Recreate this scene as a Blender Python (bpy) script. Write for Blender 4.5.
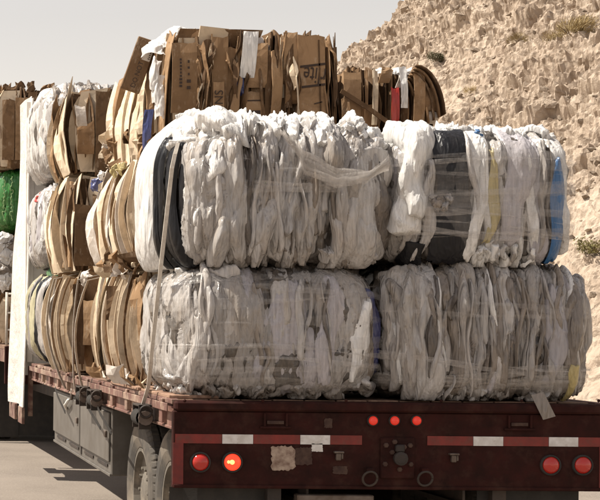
import bpy, math, random
import numpy as np
from mathutils import Vector

# ------------------------------------------------------------------ camera, sky, sun, exposure
for o in list(bpy.data.objects):
    bpy.data.objects.remove(o, do_unlink=True)
scene = bpy.context.scene
col = scene.collection
R = math.radians

CAM = (-3.095, -9.0, 1.9)        # a step left of the trailer, eye height of a driver
FPX, VPX, VPY, ROLL = 1540.0, -139.0, 320.0, R(0.5)
cam_data = bpy.data.cameras.new("camera")
cam = bpy.data.objects.new("camera", cam_data)
col.objects.link(cam)
cam.location = CAM
cam.rotation_euler = (R(90), -ROLL, 0)
cam_data.sensor_width = 36.0
cam_data.lens = FPX / 600.0 * 36.0
cam_data.shift_x = (300 - VPX) / 600.0
cam_data.shift_y = (VPY - 250) / 600.0
cam_data.clip_end = 3000
scene.camera = cam

SUN_VEC = Vector((-0.64, 0.10, 1.0)).normalized()   # towards the sun
SUN_EL = math.asin(SUN_VEC.z)
SUN_AZ = math.atan2(SUN_VEC.x, SUN_VEC.y)
world = bpy.data.worlds.new("World")
scene.world = world
world.use_nodes = True
wn = world.node_tree
wn.nodes.clear()
sky = wn.nodes.new("ShaderNodeTexSky")
sky.sky_type = 'NISHITA'
sky.sun_disc = False
sky.sun_elevation = SUN_EL
sky.sun_rotation = SUN_AZ
sky.air_density = 1.9
sky.dust_density = 0.2
sky.ozone_density = 1.0
hsv = wn.nodes.new("ShaderNodeHueSaturation")
hsv.inputs['Saturation'].default_value = 0.3
tint = wn.nodes.new("ShaderNodeMix")
tint.data_type = 'RGBA'
tint.blend_type = 'MULTIPLY'
tint.inputs[0].default_value = 1.0
tint.inputs[7].default_value = (1.0, 0.90, 0.865, 1)
bg = wn.nodes.new("ShaderNodeBackground")
bg.inputs[1].default_value = 0.084
wo = wn.nodes.new("ShaderNodeOutputWorld")
wn.links.new(sky.outputs[0], hsv.inputs['Color'])
wn.links.new(hsv.outputs[0], tint.inputs[6])
wn.links.new(tint.outputs[2], bg.inputs[0])
wn.links.new(bg.outputs[0], wo.inputs[0])

sun_data = bpy.data.lights.new("sun", 'SUN')
sun_data.energy = 5.0
sun_data.angle = R(0.5)
sun_data.color = (1.0, 0.93, 0.82)
sun = bpy.data.objects.new("sun", sun_data)
col.objects.link(sun)
sun.location = (-20, 5, 30)
sun.rotation_euler = SUN_VEC.to_track_quat('Z', 'Y').to_euler()

scene.render.engine = 'CYCLES'
scene.cycles.max_bounces = 6
scene.cycles.diffuse_bounces = 3
scene.cycles.glossy_bounces = 2
scene.cycles.transmission_bounces = 3
scene.cycles.transparent_max_bounces = 10
scene.view_settings.view_transform = 'Standard'
scene.view_settings.look = 'None'
scene.view_settings.gamma = 1.0
scene.view_settings.use_curve_mapping = False
scene.view_settings.exposure = 0.80
scene.render.resolution_x, scene.render.resolution_y = 1024, 853


GZ = 0.2     # road surface


def at(px, py, Y):
    """point of the place at depth Y that the photograph shows at (px, py)"""
    dx, dy = px - VPX, py - VPY
    c, s = math.cos(ROLL), math.sin(ROLL)
    ex, ey = dx * c + dy * s, -dx * s + dy * c
    k = (Y - CAM[1]) / FPX
    return Vector((CAM[0] + ex * k, Y, CAM[2] - ey * k))


# ------------------------------------------------------------------ helpers
rng = random.Random(7)


def setp(o, label=None, cat=None, group=None, kind=None):
    if label: o["label"] = label
    if cat: o["category"] = cat
    if group: o["group"] = group
    if kind: o["kind"] = kind
    return o


def empty(name, loc, label=None, cat=None, group=None):
    o = bpy.data.objects.new(name, None)
    o.empty_display_size = 0.2
    o.location = loc
    col.objects.link(o)
    return setp(o, label, cat, group)


def make_mesh(name, V, F, smooth=True):
    me = bpy.data.meshes.new(name)
    V = np.asarray(V, dtype=np.float32)
    if isinstance(F, np.ndarray):
        n, k = F.shape
        me.vertices.add(len(V)); me.vertices.foreach_set("co", V.ravel())
        me.loops.add(n * k); me.loops.foreach_set("vertex_index", F.astype(np.int32).ravel())
        me.polygons.add(n)
        me.polygons.foreach_set("loop_start", np.arange(0, n * k, k, dtype=np.int32))
        me.update(calc_edges=True)
    else:
        me.from_pydata([tuple(v) for v in V], [], F)
        me.update()
    me.polygons.foreach_set("use_smooth", [smooth] * len(me.polygons))
    me.validate()
    return me


def obj(name, me, mat, parent=None):
    o = bpy.data.objects.new(name, me)
    if mat is not None and not me.materials:
        me.materials.append(mat)
    col.objects.link(o)
    o.parent = parent
    return o


class MB:
    """collects simple solids for one mesh"""
    def __init__(s): s.v = []; s.f = []
    def add(s, V, F):
        n = len(s.v); s.v += [tuple(v) for v in V]; s.f += [tuple(i + n for i in f) for f in F]; return s
    def box(s, x0, x1, y0, y1, z0, z1, bev=0.0):
        if bev <= 0:
            V = [(x, y, z) for x in (x0, x1) for y in (y0, y1) for z in (z0, z1)]
            return s.add(V, [(0, 1, 3, 2), (4, 6, 7, 5), (0, 4, 5, 1), (2, 3, 7, 6), (0, 2, 6, 4), (1, 5, 7, 3)])
        b = min(bev, (x1 - x0) / 2.1, (y1 - y0) / 2.1, (z1 - z0) / 2.1)
        # chamfered box
        V = []; idx = {}
        for sx in (0, 1):
            for sy in (0, 1):
                for sz in (0, 1):
                    cx, cy, cz = (x0, x1)[sx], (y0, y1)[sy], (z0, z1)[sz]
                    ix, iy, iz = (b, -b)[sx], (b, -b)[sy], (b, -b)[sz]
                    idx[sx, sy, sz] = len(V)
                    V += [(cx, cy + iy, cz + iz), (cx + ix, cy, cz + iz), (cx + ix, cy + iy, cz)]
        I = lambda a, k: idx[a] + k
        F = []
        for sx in (0, 1):
            q = [I((sx, 0, 0), 0), I((sx, 1, 0), 0), I((sx, 1, 1), 0), I((sx, 0, 1), 0)]; F.append(q if sx else q[::-1])
        for sy in (0, 1):
            q = [I((0, sy, 0), 1), I((0, sy, 1), 1), I((1, sy, 1), 1), I((1, sy, 0), 1)]; F.append(q if sy else q[::-1])
        for sz in (0, 1):
            q = [I((0, 0, sz), 2), I((1, 0, sz), 2), I((1, 1, sz), 2), I((0, 1, sz), 2)]; F.append(q if sz else q[::-1])
        for a in (0, 1):
            for c in (0, 1):
                F.append([I((a, c, 0), 0), I((a, c, 1), 0), I((a, c, 1), 1), I((a, c, 0), 1)])
                F.append([I((a, 0, c), 0), I((a, 1, c), 0), I((a, 1, c), 2), I((a, 0, c), 2)])
                F.append([I((0, a, c), 1), I((1, a, c), 1), I((1, a, c), 2), I((0, a, c), 2)])
        for k3 in idx:
            i = idx[k3]; F.append([i, i + 1, i + 2])
        return s.add(V, F)
    def lathe(s, prof, c, axis='y', n=32, rmod=None):
        """prof: list of (r, h); revolved about an axis through c"""
        V = []; m = len(prof)
        for i in range(n):
            a = 2 * math.pi * i / n
            for j, (r, h) in enumerate(prof):
                if rmod: r = rmod(i, j, r)
                p, q = r * math.cos(a), r * math.sin(a)
                V.append({'y': (c[0] + p, c[1] + h, c[2] + q), 'x': (c[0] + h, c[1] + p, c[2] + q), 'z': (c[0] + p, c[1] + q, c[2] + h)}[axis])
        F = [(i * m + j, i * m + j + 1, ((i + 1) % n) * m + j + 1, ((i + 1) % n) * m + j) for i in range(n) for j in range(m - 1)]
        return s.add(V, F)
    def tube(s, pts, r, n=8):
        pts = [Vector(p) for p in pts]; V = []; F = []
        for i, p in enumerate(pts):
            d = (pts[min(i + 1, len(pts) - 1)] - pts[max(i - 1, 0)]).normalized()
            u = d.cross(Vector((0.31, 0.17, 0.93))).normalized(); w = d.cross(u)
            rr = r[i] if isinstance(r, (list, tuple)) else r
            for k in range(n):
                a = 2 * math.pi * k / n
                V.append(p + u * (rr * math.cos(a)) + w * (rr * math.sin(a)))
        for i in range(len(pts) - 1):
            for k in range(n):
                F.append((i * n + k, i * n + (k + 1) % n, (i + 1) * n + (k + 1) % n, (i + 1) * n + k))
        F.append(tuple(range(n))[::-1]); F.append(tuple((len(pts) - 1) * n + k for k in range(n)))
        return s.add(V, F)
    def strip(s, pts, side, w, t=0.003):
        """flat webbing along pts, width w in direction side"""
        pts = [Vector(p) for p in pts]; side = Vector(side).normalized(); V = []; F = []
        for i, p in enumerate(pts):
            d = (pts[min(i + 1, len(pts) - 1)] - pts[max(i - 1, 0)]).normalized()
            nn = d.cross(side).normalized()
            for a, b in ((-1, -1), (1, -1), (1, 1), (-1, 1)):
                V.append(p + side * (a * w / 2) + nn * (b * t / 2))
        for i in range(len(pts) - 1):
            for k in range(4):
                F.append((i * 4 + k, i * 4 + (k + 1) % 4, i * 4 + 4 + (k + 1) % 4, i * 4 + 4 + k))
        F.append((3, 2, 1, 0)); m = 4 * (len(pts) - 1); F.append((m, m + 1, m + 2, m + 3))
        return s.add(V, F)
    def build(s, name, mat, parent=None, smooth=False):
        return obj(name, make_mesh(name, s.v, s.f, smooth), mat, parent)


# ---- noise on numpy arrays
def _hash(ix, iy, iz, seed):
    h = (ix.astype(np.int64) * 374761393 + iy.astype(np.int64) * 668265263 + iz.astype(np.int64) * 2147483647 + seed * 974634777) & 0xffffffff
    h = ((h ^ (h >> 13)) * 1274126177) & 0xffffffff
    h = ((h ^ (h >> 16)) * 2246822519) & 0xffffffff
    return ((h ^ (h >> 15)) & 0xffffff).astype(np.float64) / 0xffffff


def vnoise(p, seed=0):
    p = np.asarray(p, dtype=np.float64)
    i = np.floor(p); f = p - i; i = i.astype(np.int64)
    f = f * f * f * (f * (f * 6 - 15) + 10)
    out = 0
    for dx in (0, 1):
        wx = f[..., 0] if dx else 1 - f[..., 0]
        for dy in (0, 1):
            wy = f[..., 1] if dy else 1 - f[..., 1]
            for dz in (0, 1):
                wz = f[..., 2] if dz else 1 - f[..., 2]
                out = out + wx * wy * wz * _hash(i[..., 0] + dx, i[..., 1] + dy, i[..., 2] + dz, seed)
    return out * 2 - 1


def fbm(p, seed=0, oct=4, gain=0.5):
    a, s, out = 1.0, 1.0, 0
    for k in range(oct):
        out = out + a * vnoise(p * s, seed + k * 17); a *= gain; s *= 2.03
    return out


def ridged(p, seed=0, oct=3, gain=0.55):
    a, s, out = 1.0, 1.0, 0
    for k in range(oct):
        out = out + a * (1 - 2 * np.abs(vnoise(p * s, seed + k * 31))); a *= gain; s *= 2.1
    return out


def grid_faces(nu, nv):
    i, j = np.meshgrid(np.arange(nu - 1), np.arange(nv - 1), indexing='ij')
    a = (i * nv + j).ravel()
    return np.stack([a, a + nv, a + nv + 1, a + 1], axis=1)


# ------------------------------------------------------------------ materials
def new_mat(name):
    m = bpy.data.materials.new(name); m.use_nodes = True
    nt = m.node_tree; nt.nodes.clear()
    out = nt.nodes.new("ShaderNodeOutputMaterial")
    return m, nt, out


def N(nt, t, **kw):
    n = nt.nodes.new(t)
    for k, v in kw.items():
        if hasattr(n, k): setattr(n, k, v)
    return n


def mixcol(nt, a, b, fac, mode='MIX'):
    m = nt.nodes.new("ShaderNodeMix"); m.data_type = 'RGBA'; m.blend_type = mode
    for sock, v in ((0, fac), (6, a), (7, b)):
        if isinstance(v, bpy.types.NodeSocket): nt.links.new(v, m.inputs[sock])
        elif sock == 0: m.inputs[0].default_value = v
        else: m.inputs[sock].default_value = (*v, 1)
    return m.outputs[2]


def noise(nt, scale, detail=4, rough=0.55, coord='Object', stretch=None, dist=0.0, kind='FBM'):
    tc = nt.nodes.new("ShaderNodeTexCoord")
    n = nt.nodes.new("ShaderNodeTexNoise")
    n.noise_type = kind
    n.inputs['Scale'].default_value = scale; n.inputs['Detail'].default_value = detail
    n.inputs['Roughness'].default_value = rough; n.inputs['Distortion'].default_value = dist
    src = tc.outputs[coord]
    if stretch:
        mp = nt.nodes.new("ShaderNodeMapping"); mp.inputs['Scale'].default_value = stretch
        nt.links.new(src, mp.inputs[0]); src = mp.outputs[0]
    nt.links.new(src, n.inputs['Vector'])
    return n.outputs['Fac']


def ramp(nt, src, lo, hi, a=0.0, b=1.0):
    r = nt.nodes.new("ShaderNodeMapRange")
    r.inputs[1].default_value = lo; r.inputs[2].default_value = hi
    r.inputs[3].default_value = a; r.inputs[4].default_value = b
    nt.links.new(src, r.inputs[0])
    return r.outputs[0]


def bump(nt, src, strength, dist=0.01, prev=None):
    b = nt.nodes.new("ShaderNodeBump")
    b.inputs['Strength'].default_value = strength; b.inputs['Distance'].default_value = dist
    nt.links.new(src, b.inputs['Height'])
    if prev is not None: nt.links.new(prev, b.inputs['Normal'])
    return b.outputs[0]


def surf(name, c1, c2=None, scale=8, lo=0.35, hi=0.65, rough=0.7, metal=0.0, bstr=0.3, bscale=60, bdist=0.004,
         stretch=None, rnd=0.0, dirt=None, dirt_scale=3, dirt_lo=0.5, dirt_hi=0.75, spec=0.4, emis=None, estr=0):
    m, nt, out = new_mat(name)
    p = nt.nodes.new("ShaderNodeBsdfPrincipled")
    c = None
    if c2 is not None:
        c = mixcol(nt, c1, c2, ramp(nt, noise(nt, scale, 6, 0.6, stretch=stretch), lo, hi))
    if rnd:
        oi = nt.nodes.new("ShaderNodeObjectInfo")
        f = ramp(nt, oi.outputs['Random'], 0, 1, 1 - rnd, 1 + rnd)
        cc = nt.nodes.new("ShaderNodeCombineColor")
        for k in range(3): nt.links.new(f, cc.inputs[k])
        c = mixcol(nt, c if c is not None else c1, cc.outputs[0], 1.0, 'MULTIPLY')
    if dirt is not None:
        c = mixcol(nt, c if c is not None else c1, dirt, ramp(nt, noise(nt, dirt_scale, 8, 0.65), dirt_lo, dirt_hi))
    if c is not None: nt.links.new(c, p.inputs['Base Color'])
    else: p.inputs['Base Color'].default_value = (*c1, 1)
    p.inputs['Roughness'].default_value = rough
    p.inputs['Metallic'].default_value = metal
    p.inputs['Specular IOR Level'].default_value = spec
    if emis:
        p.inputs['Emission Color'].default_value = (*emis, 1); p.inputs['Emission Strength'].default_value = estr
    if bstr:
        nt.links.new(bump(nt, noise(nt, bscale, 5, 0.6), bstr, bdist), p.inputs['Normal'])
    nt.links.new(p.outputs[0], out.inputs[0])
    return m


def film(name, color, dust=(0.42, 0.34, 0.26), dustamt=0.35, rough=0.32, trans=0.18, rnd=0.16, wr=0.6, alpha=1.0, spec=0.5):
    """crumpled polyethylene film"""
    m, nt, out = new_mat(name)
    p = nt.nodes.new("ShaderNodeBsdfPrincipled")
    oi = nt.nodes.new("ShaderNodeObjectInfo")
    f = ramp(nt, oi.outputs['Random'], 0, 1, 1 - rnd, 1 + rnd * 0.6)
    cc = nt.nodes.new("ShaderNodeCombineColor")
    for k in range(3): nt.links.new(f, cc.inputs[k])
    c = mixcol(nt, color, cc.outputs[0], 1.0, 'MULTIPLY')
    d = ramp(nt, noise(nt, 5, 4, 0.7, stretch=(1.6, 1.6, 0.6)), 0.46, 0.78, 0, dustamt * 2)
    c = mixcol(nt, c, dust, d)
    streak = ramp(nt, noise(nt, 30, 3, 0.65, stretch=(2.4, 2.4, 0.22)), 0.42, 0.64, 0, 0.45)
    c = mixcol(nt, c, tuple(x * 0.45 for x in color), streak)
    grime_shade = ramp(nt, noise(nt, 10, 3, 0.6, stretch=(2.6, 2.6, 0.35), dist=0.7, kind='RIDGED_MULTIFRACTAL'), 0.75, 1.6, 0, 0.75 * min(1, dustamt * 3))  # thin dark dirt lines that also put crease shade into the colour
    c = mixcol(nt, c, tuple(x * 0.25 for x in dust), grime_shade)
    nt.links.new(c, p.inputs['Base Color'])
    p.inputs['Roughness'].default_value = rough
    p.inputs['Specular IOR Level'].default_value = spec
    w1 = noise(nt, 18, 3, 0.6, stretch=(2.0, 2.0, 0.3), dist=0.5, kind='RIDGED_MULTIFRACTAL')
    w2 = noise(nt, 75, 2, 0.6, stretch=(1.3, 1.3, 0.35))
    nrm = bump(nt, w2, wr * .75, 0.005, bump(nt, w1, min(1, wr), 0.020))
    nt.links.new(nrm, p.inputs['Normal'])
    tr = nt.nodes.new("ShaderNodeBsdfTranslucent")
    nt.links.new(c, tr.inputs[0]); nt.links.new(nrm, tr.inputs['Normal'])
    mx = nt.nodes.new("ShaderNodeMixShader"); mx.inputs[0].default_value = trans
    nt.links.new(p.outputs[0], mx.inputs[1]); nt.links.new(tr.outputs[0], mx.inputs[2])
    res = mx.outputs[0]
    if alpha < 1:
        tp = nt.nodes.new("ShaderNodeBsdfTransparent")
        m2 = nt.nodes.new("ShaderNodeMixShader")
        a = ramp(nt, noise(nt, 14, 4, 0.7, stretch=(0.8, 0.8, 3.2), dist=0.7), 0.30, 0.70, alpha * 0.5, min(1, alpha * 1.7))
        nt.links.new(a, m2.inputs[0]); nt.links.new(tp.outputs[0], m2.inputs[1]); nt.links.new(res, m2.inputs[2])
        res = m2.outputs[0]
    nt.links.new(res, out.inputs[0])
    return m


def cardboard(name, c1, c2, rnd=0.22):
    m, nt, out = new_mat(name)
    p = nt.nodes.new("ShaderNodeBsdfPrincipled")
    oi = nt.nodes.new("ShaderNodeObjectInfo")
    c = mixcol(nt, c1, c2, oi.outputs['Random'])
    wn_ = nt.nodes.new("ShaderNodeTexWhiteNoise"); wn_.noise_dimensions = '1D'
    nt.links.new(oi.outputs['Random'], wn_.inputs['W'])
    f = ramp(nt, wn_.outputs['Value'], 0, 1, 1 - rnd, 1 + rnd * 0.5)
    cc = nt.nodes.new("ShaderNodeCombineColor")
    for k in range(3): nt.links.new(f, cc.inputs[k])
    c = mixcol(nt, c, cc.outputs[0], 1.0, 'MULTIPLY')
    c = mixcol(nt, c, tuple(x * 0.6 for x in c1), ramp(nt, noise(nt, 6, 6, 0.7, dist=0.8), 0.46, 0.72, 0, 0.85))
    c = mixcol(nt, c, (0.52, 0.42, 0.31), ramp(nt, noise(nt, 22, 6, 0.7, stretch=(1, 1, 0.4)), 0.56, 0.72, 0, 0.45))
    nt.links.new(c, p.inputs['Base Color'])
    p.inputs['Roughness'].default_value = 0.85
    p.inputs['Specular IOR Level'].default_value = 0.2
    flute = noise(nt, 90, 3, 0.5, stretch=(1, 1, 0.08))
    crease = noise(nt, 5, 5, 0.6, dist=0.8, kind='RIDGED_MULTIFRACTAL')
    nt.links.new(bump(nt, flute, 0.25, 0.004, bump(nt, crease, 0.5, 0.02)), p.inputs['Normal'])
    nt.links.new(p.outputs[0], out.inputs[0])
    return m


M = {}
M['film_grey'] = film('film_grey', (0.50, 0.475, 0.455), wr=.7, rough=.22)
M['film_white'] = film('film_white', (0.84, 0.825, 0.80), dustamt=0.10, trans=.25, wr=.7)
M['film_clear'] = film('film_clear', (0.385, 0.36, 0.34), dustamt=0.35, rough=0.18, wr=.9)
M['film_dusty'] = film('film_dusty', (0.26, 0.225, 0.195), dustamt=0.4, wr=.9)
M['film_lilac'] = film('film_lilac', (0.47, 0.445, 0.465), dustamt=0.12)
M['film_mass'] = film('film_mass', (0.07, 0.06, 0.052), dustamt=0.2, trans=0.0)  # near-black so the gaps between folds carry painted shade
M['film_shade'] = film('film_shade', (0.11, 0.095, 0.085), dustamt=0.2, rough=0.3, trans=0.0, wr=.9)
M['film_black'] = film('film_black', (0.010, 0.010, 0.012), dust=(0.07, 0.06, 0.055), dustamt=0.12, rough=0.38, spec=.25, trans=0.0, rnd=0.3)
M['film_blue'] = film('film_blue', (0.03, 0.115, 0.27), dustamt=0.05, trans=0.05, rnd=0.05)
M['film_navy'] = film('film_navy', (0.03, 0.04, 0.14), dustamt=0.08, trans=0.0)
M['film_yellow'] = film('film_yellow', (0.52, 0.43, 0.20), dustamt=0.15, rnd=0.05)
M['film_red'] = film('film_red', (0.42, 0.03, 0.02), dustamt=0.08, trans=0.0, rnd=0.05)
M['film_green'] = film('film_green', (0.03, 0.16, 0.03), dustamt=0.05, trans=0.0, rnd=0.05)
M['film_straw'] = film('film_straw', (0.50, 0.46, 0.30), dustamt=0.2)
M['wrap'] = film('wrap', (0.62, 0.58, 0.54), dustamt=0.1, rough=0.22, trans=0.1, alpha=0.13, wr=0.4)
M['wrap_strong'] = film('wrap_strong', (0.60, 0.56, 0.52), dustamt=0.1, rough=0.22, trans=0.1, alpha=0.22, wr=0.5)
M['wrap_thin'] = film('wrap_thin', (0.64, 0.60, 0.56), dustamt=0.1, rough=0.2, trans=0.1, alpha=0.10, wr=0.4)
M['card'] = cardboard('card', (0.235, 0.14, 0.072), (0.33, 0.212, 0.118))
M['card_light'] = cardboard('card_light', (0.54, 0.425, 0.295), (0.70, 0.59, 0.445), rnd=0.12)  # pale card; brightness of the sunlit left sides put into its colour
M['card_dark'] = cardboard('card_dark', (0.095, 0.055, 0.029), (0.18, 0.108, 0.057))  # dark card; shade of rear faces and gaps put into its colour
M['script_ink'] = surf('script_ink', (0.24, 0.36, 0.16), bstr=0, rough=0.7)
M['ink'] = surf('ink', (0.045, 0.028, 0.02), bstr=0, rough=0.8)
M['white_label'] = surf('white_label', (0.62, 0.57, 0.52), (0.42, 0.36, 0.30), 14, bstr=0.3)
M['steel_maroon'] = surf('steel_maroon', (0.036, 0.0100, 0.0080), (0.019, 0.0075, 0.0060), 7, rough=0.8, bstr=0.45, bscale=35,
                         dirt=(0.048, 0.022, 0.016), dirt_scale=9, dirt_lo=0.50, dirt_hi=0.75, spec=0.1)
M['steel_dark'] = surf('steel_dark', (0.02, 0.016, 0.014), (0.05, 0.035, 0.026), 6, rough=0.7, bstr=0.3)
M['rail'] = surf('rail', (0.17, 0.085, 0.065), (0.09, 0.042, 0.033), 6, rough=0.65, bstr=0.4, bscale=30,
                 dirt=(0.32, 0.23, 0.17), dirt_scale=6, dirt_lo=0.47, dirt_hi=0.66, stretch=(1, 0.35, 1))
M['wood'] = surf('wood', (0.27, 0.17, 0.115), (0.16, 0.09, 0.06), 9, rough=0.85, bstr=0.6, bscale=40, stretch=(4, 0.3, 4), rnd=0.2)
M['tape_red'] = surf('tape_red', (0.19, 0.016, 0.011), (0.12, 0.013, 0.009), 14, rough=0.4, bstr=0.1, dirt=(0.10, 0.03, 0.02), dirt_scale=16)
M['tape_white'] = surf('tape_white', (0.62, 0.60, 0.58), (0.46, 0.43, 0.40), 18, rough=0.4, bstr=0.1, dirt=(0.32, 0.26, 0.22), dirt_scale=20, dirt_lo=0.58)
M['paper'] = surf('paper', (0.36, 0.28, 0.22), (0.16, 0.10, 0.075), 26, rough=0.85, bstr=0.4)
M['red_paint'] = surf('red_paint', (0.16, 0.014, 0.010), (0.09, 0.012, 0.01), 12, rough=0.5, bstr=0.2)
M['lens'] = surf('lens', (0.40, 0.02, 0.012), rough=0.12, bstr=0, spec=0.6)
M['lens_lit'] = surf('lens_lit', (0.55, 0.03, 0.015), rough=0.15, bstr=0, emis=(1.0, 0.055, 0.02), estr=0.75)
M['bulb'] = surf('bulb', (0.9, 0.5, 0.2), rough=0.3, bstr=0, emis=(1.0, 0.42, 0.10), estr=1.5)
M['lens_marker'] = surf('lens_marker', (0.5, 0.03, 0.02), rough=0.15, bstr=0, emis=(1.0, 0.06, 0.03), estr=0.18)
M['rubber'] = surf('rubber', (0.022, 0.02, 0.018), (0.035, 0.03, 0.026), 10, rough=0.8, bstr=0.3)
M['tyre'] = surf('tyre', (0.045, 0.04, 0.035), (0.10, 0.085, 0.068), 5, lo=0.4, hi=0.7, rough=0.85, bstr=0.35, bscale=45,
                 dirt=(0.20, 0.165, 0.125), dirt_scale=3, dirt_lo=0.45, dirt_hi=0.72)
M['rim_dust'] = surf('rim_dust', (0.15, 0.13, 0.105), (0.08, 0.07, 0.057), 6, rough=0.8, bstr=0.3, dirt=(0.30, 0.25, 0.19), dirt_scale=5)
M['box_paint'] = surf('box_paint', (0.115, 0.103, 0.089), (0.085, 0.075, 0.064), 5, rough=0.55, bstr=0.15, dirt=(0.085, 0.07, 0.055), dirt_scale=5, dirt_lo=0.52, dirt_hi=0.8)
M['white_paint'] = surf('white_paint', (0.74, 0.71, 0.66), (0.60, 0.56, 0.51), 3, rough=0.6, bstr=0.1, dirt=(0.42, 0.35, 0.28), dirt_scale=4, dirt_lo=0.58, dirt_hi=0.85)
M['white_sheet'] = surf('white_sheet', (0.62, 0.59, 0.555), (0.50, 0.465, 0.425), 3, rough=0.6, bstr=0.5, bscale=9, bdist=0.05, dirt=(0.45, 0.38, 0.31), dirt_scale=5, dirt_lo=0.6, dirt_hi=0.85)
M['webbing'] = surf('webbing', (0.60, 0.55, 0.48), (0.46, 0.41, 0.35), 30, rough=0.85, bstr=0.4, bscale=180)
M['webbing_dark'] = surf('webbing_dark', (0.022, 0.018, 0.014), (0.012, 0.010, 0.008), 30, rough=0.85)
M['bare_steel'] = surf('bare_steel', (0.16, 0.13, 0.11), (0.09, 0.065, 0.05), 14, rough=0.5, metal=0.4, bstr=0.2)
M['steel_rust'] = surf('steel_rust', (0.07, 0.04, 0.028), (0.035, 0.016, 0.012), 25, rough=0.85, bstr=0.4)
M['rust_tan'] = surf('rust_tan', (0.20, 0.14, 0.10), (0.10, 0.06, 0.04), 25, rough=0.85, bstr=0.4)

# rock
def rock_mat(name):
    m, nt, out = new_mat(name)
    p = nt.nodes.new("ShaderNodeBsdfPrincipled")
    c = mixcol(nt, (0.345, 0.272, 0.208), (0.44, 0.358, 0.28), ramp(nt, noise(nt, 0.5, 8, 0.65), 0.35, 0.65))
    c = mixcol(nt, c, (0.20, 0.145, 0.105), ramp(nt, noise(nt, 2.2, 8, 0.7, dist=0.7), 0.50, 0.70, 0, 0.85))  # darker brown patches put crevice shading into the rock colour
    c = mixcol(nt, c, (0.51, 0.43, 0.345), ramp(nt, noise(nt, 6, 6, 0.7), 0.52, 0.7, 0, 0.7))
    nt.links.new(c, p.inputs['Base Color'])
    p.inputs['Roughness'].default_value = 0.95; p.inputs['Specular IOR Level'].default_value = 0.15
    nt.links.new(bump(nt, noise(nt, 24, 6, 0.7), 0.7, 0.04, bump(nt, noise(nt, 3.5, 9, 0.6, dist=0.6, kind='RIDGED_MULTIFRACTAL'), 0.8, 0.16)), p.inputs['Normal'])
    nt.links.new(p.outputs[0], out.inputs[0])
    return m
M['rock'] = rock_mat('rock')
M['ground'] = surf('ground', (0.36, 0.285, 0.205), (0.27, 0.205, 0.145), 0.5, rough=0.95, bstr=0.7, bscale=22, bdist=0.03, dirt=(0.42, 0.34, 0.25), dirt_scale=0.9)
M['asphalt'] = surf('asphalt', (0.20, 0.167, 0.137), (0.16, 0.132, 0.108), 1.2, rough=0.9, bstr=0.6, bscale=110, bdist=0.006, dirt=(0.25, 0.215, 0.18), dirt_scale=60, dirt_lo=0.5, dirt_hi=0.65)
M['line'] = surf('line', (0.7, 0.66, 0.58), (0.5, 0.45, 0.38), 6, rough=0.8, bstr=0.3)
M['leaf_dark'] = surf('leaf_dark', (0.075, 0.07, 0.03), (0.12, 0.10, 0.05), 12, rough=0.8, bstr=0, rnd=0.2)
M['leaf_dry'] = surf('leaf_dry', (0.34, 0.25, 0.115), (0.24, 0.18, 0.09), 12, rough=0.85, bstr=0, rnd=0.2)
M['leaf_olive'] = surf('leaf_olive', (0.20, 0.165, 0.06), (0.13, 0.12, 0.05), 12, rough=0.85, bstr=0, rnd=0.2)
M['twig'] = surf('twig', (0.14, 0.10, 0.065), rough=0.9, bstr=0)

# ------------------------------------------------------------------ the setting: ground, road, hillside
def sheet(name, pts, mat, z):
    me = make_mesh(name, [(x, y, z) for x, y in pts], [tuple(range(len(pts)))], False)
    return setp(obj(name, me, mat), kind="structure")
sheet('ground', [(-1500, -300), (1500, -300), (1500, 2500), (-1500, 2500)], M['ground'], GZ)

def road_x(y):      # centre line bends left far ahead
    return 0.0 if y < 16 else -0.0062 * (y - 16) ** 2
def road_strip(name, off0, off1, z, mat, y0=-60, y1=110, step=4):
    ys = [y0 + i * step for i in range(int((y1 - y0) / step) + 1)]
    V = [(road_x(y) + o, y, z) for y in ys for o in (off0, off1)]
    F = [(2 * i, 2 * i + 1, 2 * i + 3, 2 * i + 2) for i in range(len(ys) - 1)]
    return setp(obj(name, make_mesh(name, V, F, False), mat), kind="structure")
road_strip('road', -6.2, 5.2, GZ + 0.004, M['asphalt'])
road_strip('road_edge_line', 3.1, 3.22, GZ + 0.008, M['line'])
road_strip('road_edge_line', -5.7, -5.58, GZ + 0.008, M['line'])


def hill_height(X, Y):
    wob = 0.6 * vnoise(np.stack([X * 0.16, Y * 0.16, X * 0], -1), 5)
    X = X + 0.7
    near = (X - 11.4) * 0.92
    nA = (0.935, 0.355)
    A = ((X - 1.9) * nA[0] + (Y - 45) * nA[1]) * 1.0
    nB = (0.62, -0.785)
    B = ((X - 1.9) * nB[0] + (Y - 45.0) * nB[1]) * 1.5 + 0.0
    k = 1.2
    h = np.log(np.exp(np.clip(near / k, -40, 40)) + np.exp(np.clip(A / k, -40, 40))) * k
    h = -np.log(np.exp(np.clip(-h / k, -40, 40)) + np.exp(np.clip(-B / k, -40, 40))) * k
    return h + wob * np.clip(h / 3, 0, 1)

HX0, HX1, HY0, HY1, HS = 0.0, 24.0, 8.0, 50.5, 0.056
hx = np.arange(HX0, HX1, HS); hy = np.arange(HY0, HY1, HS)
gx, gy = np.meshgrid(hx, hy, indexing='ij')
H0 = hill_height(gx, gy)

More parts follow.
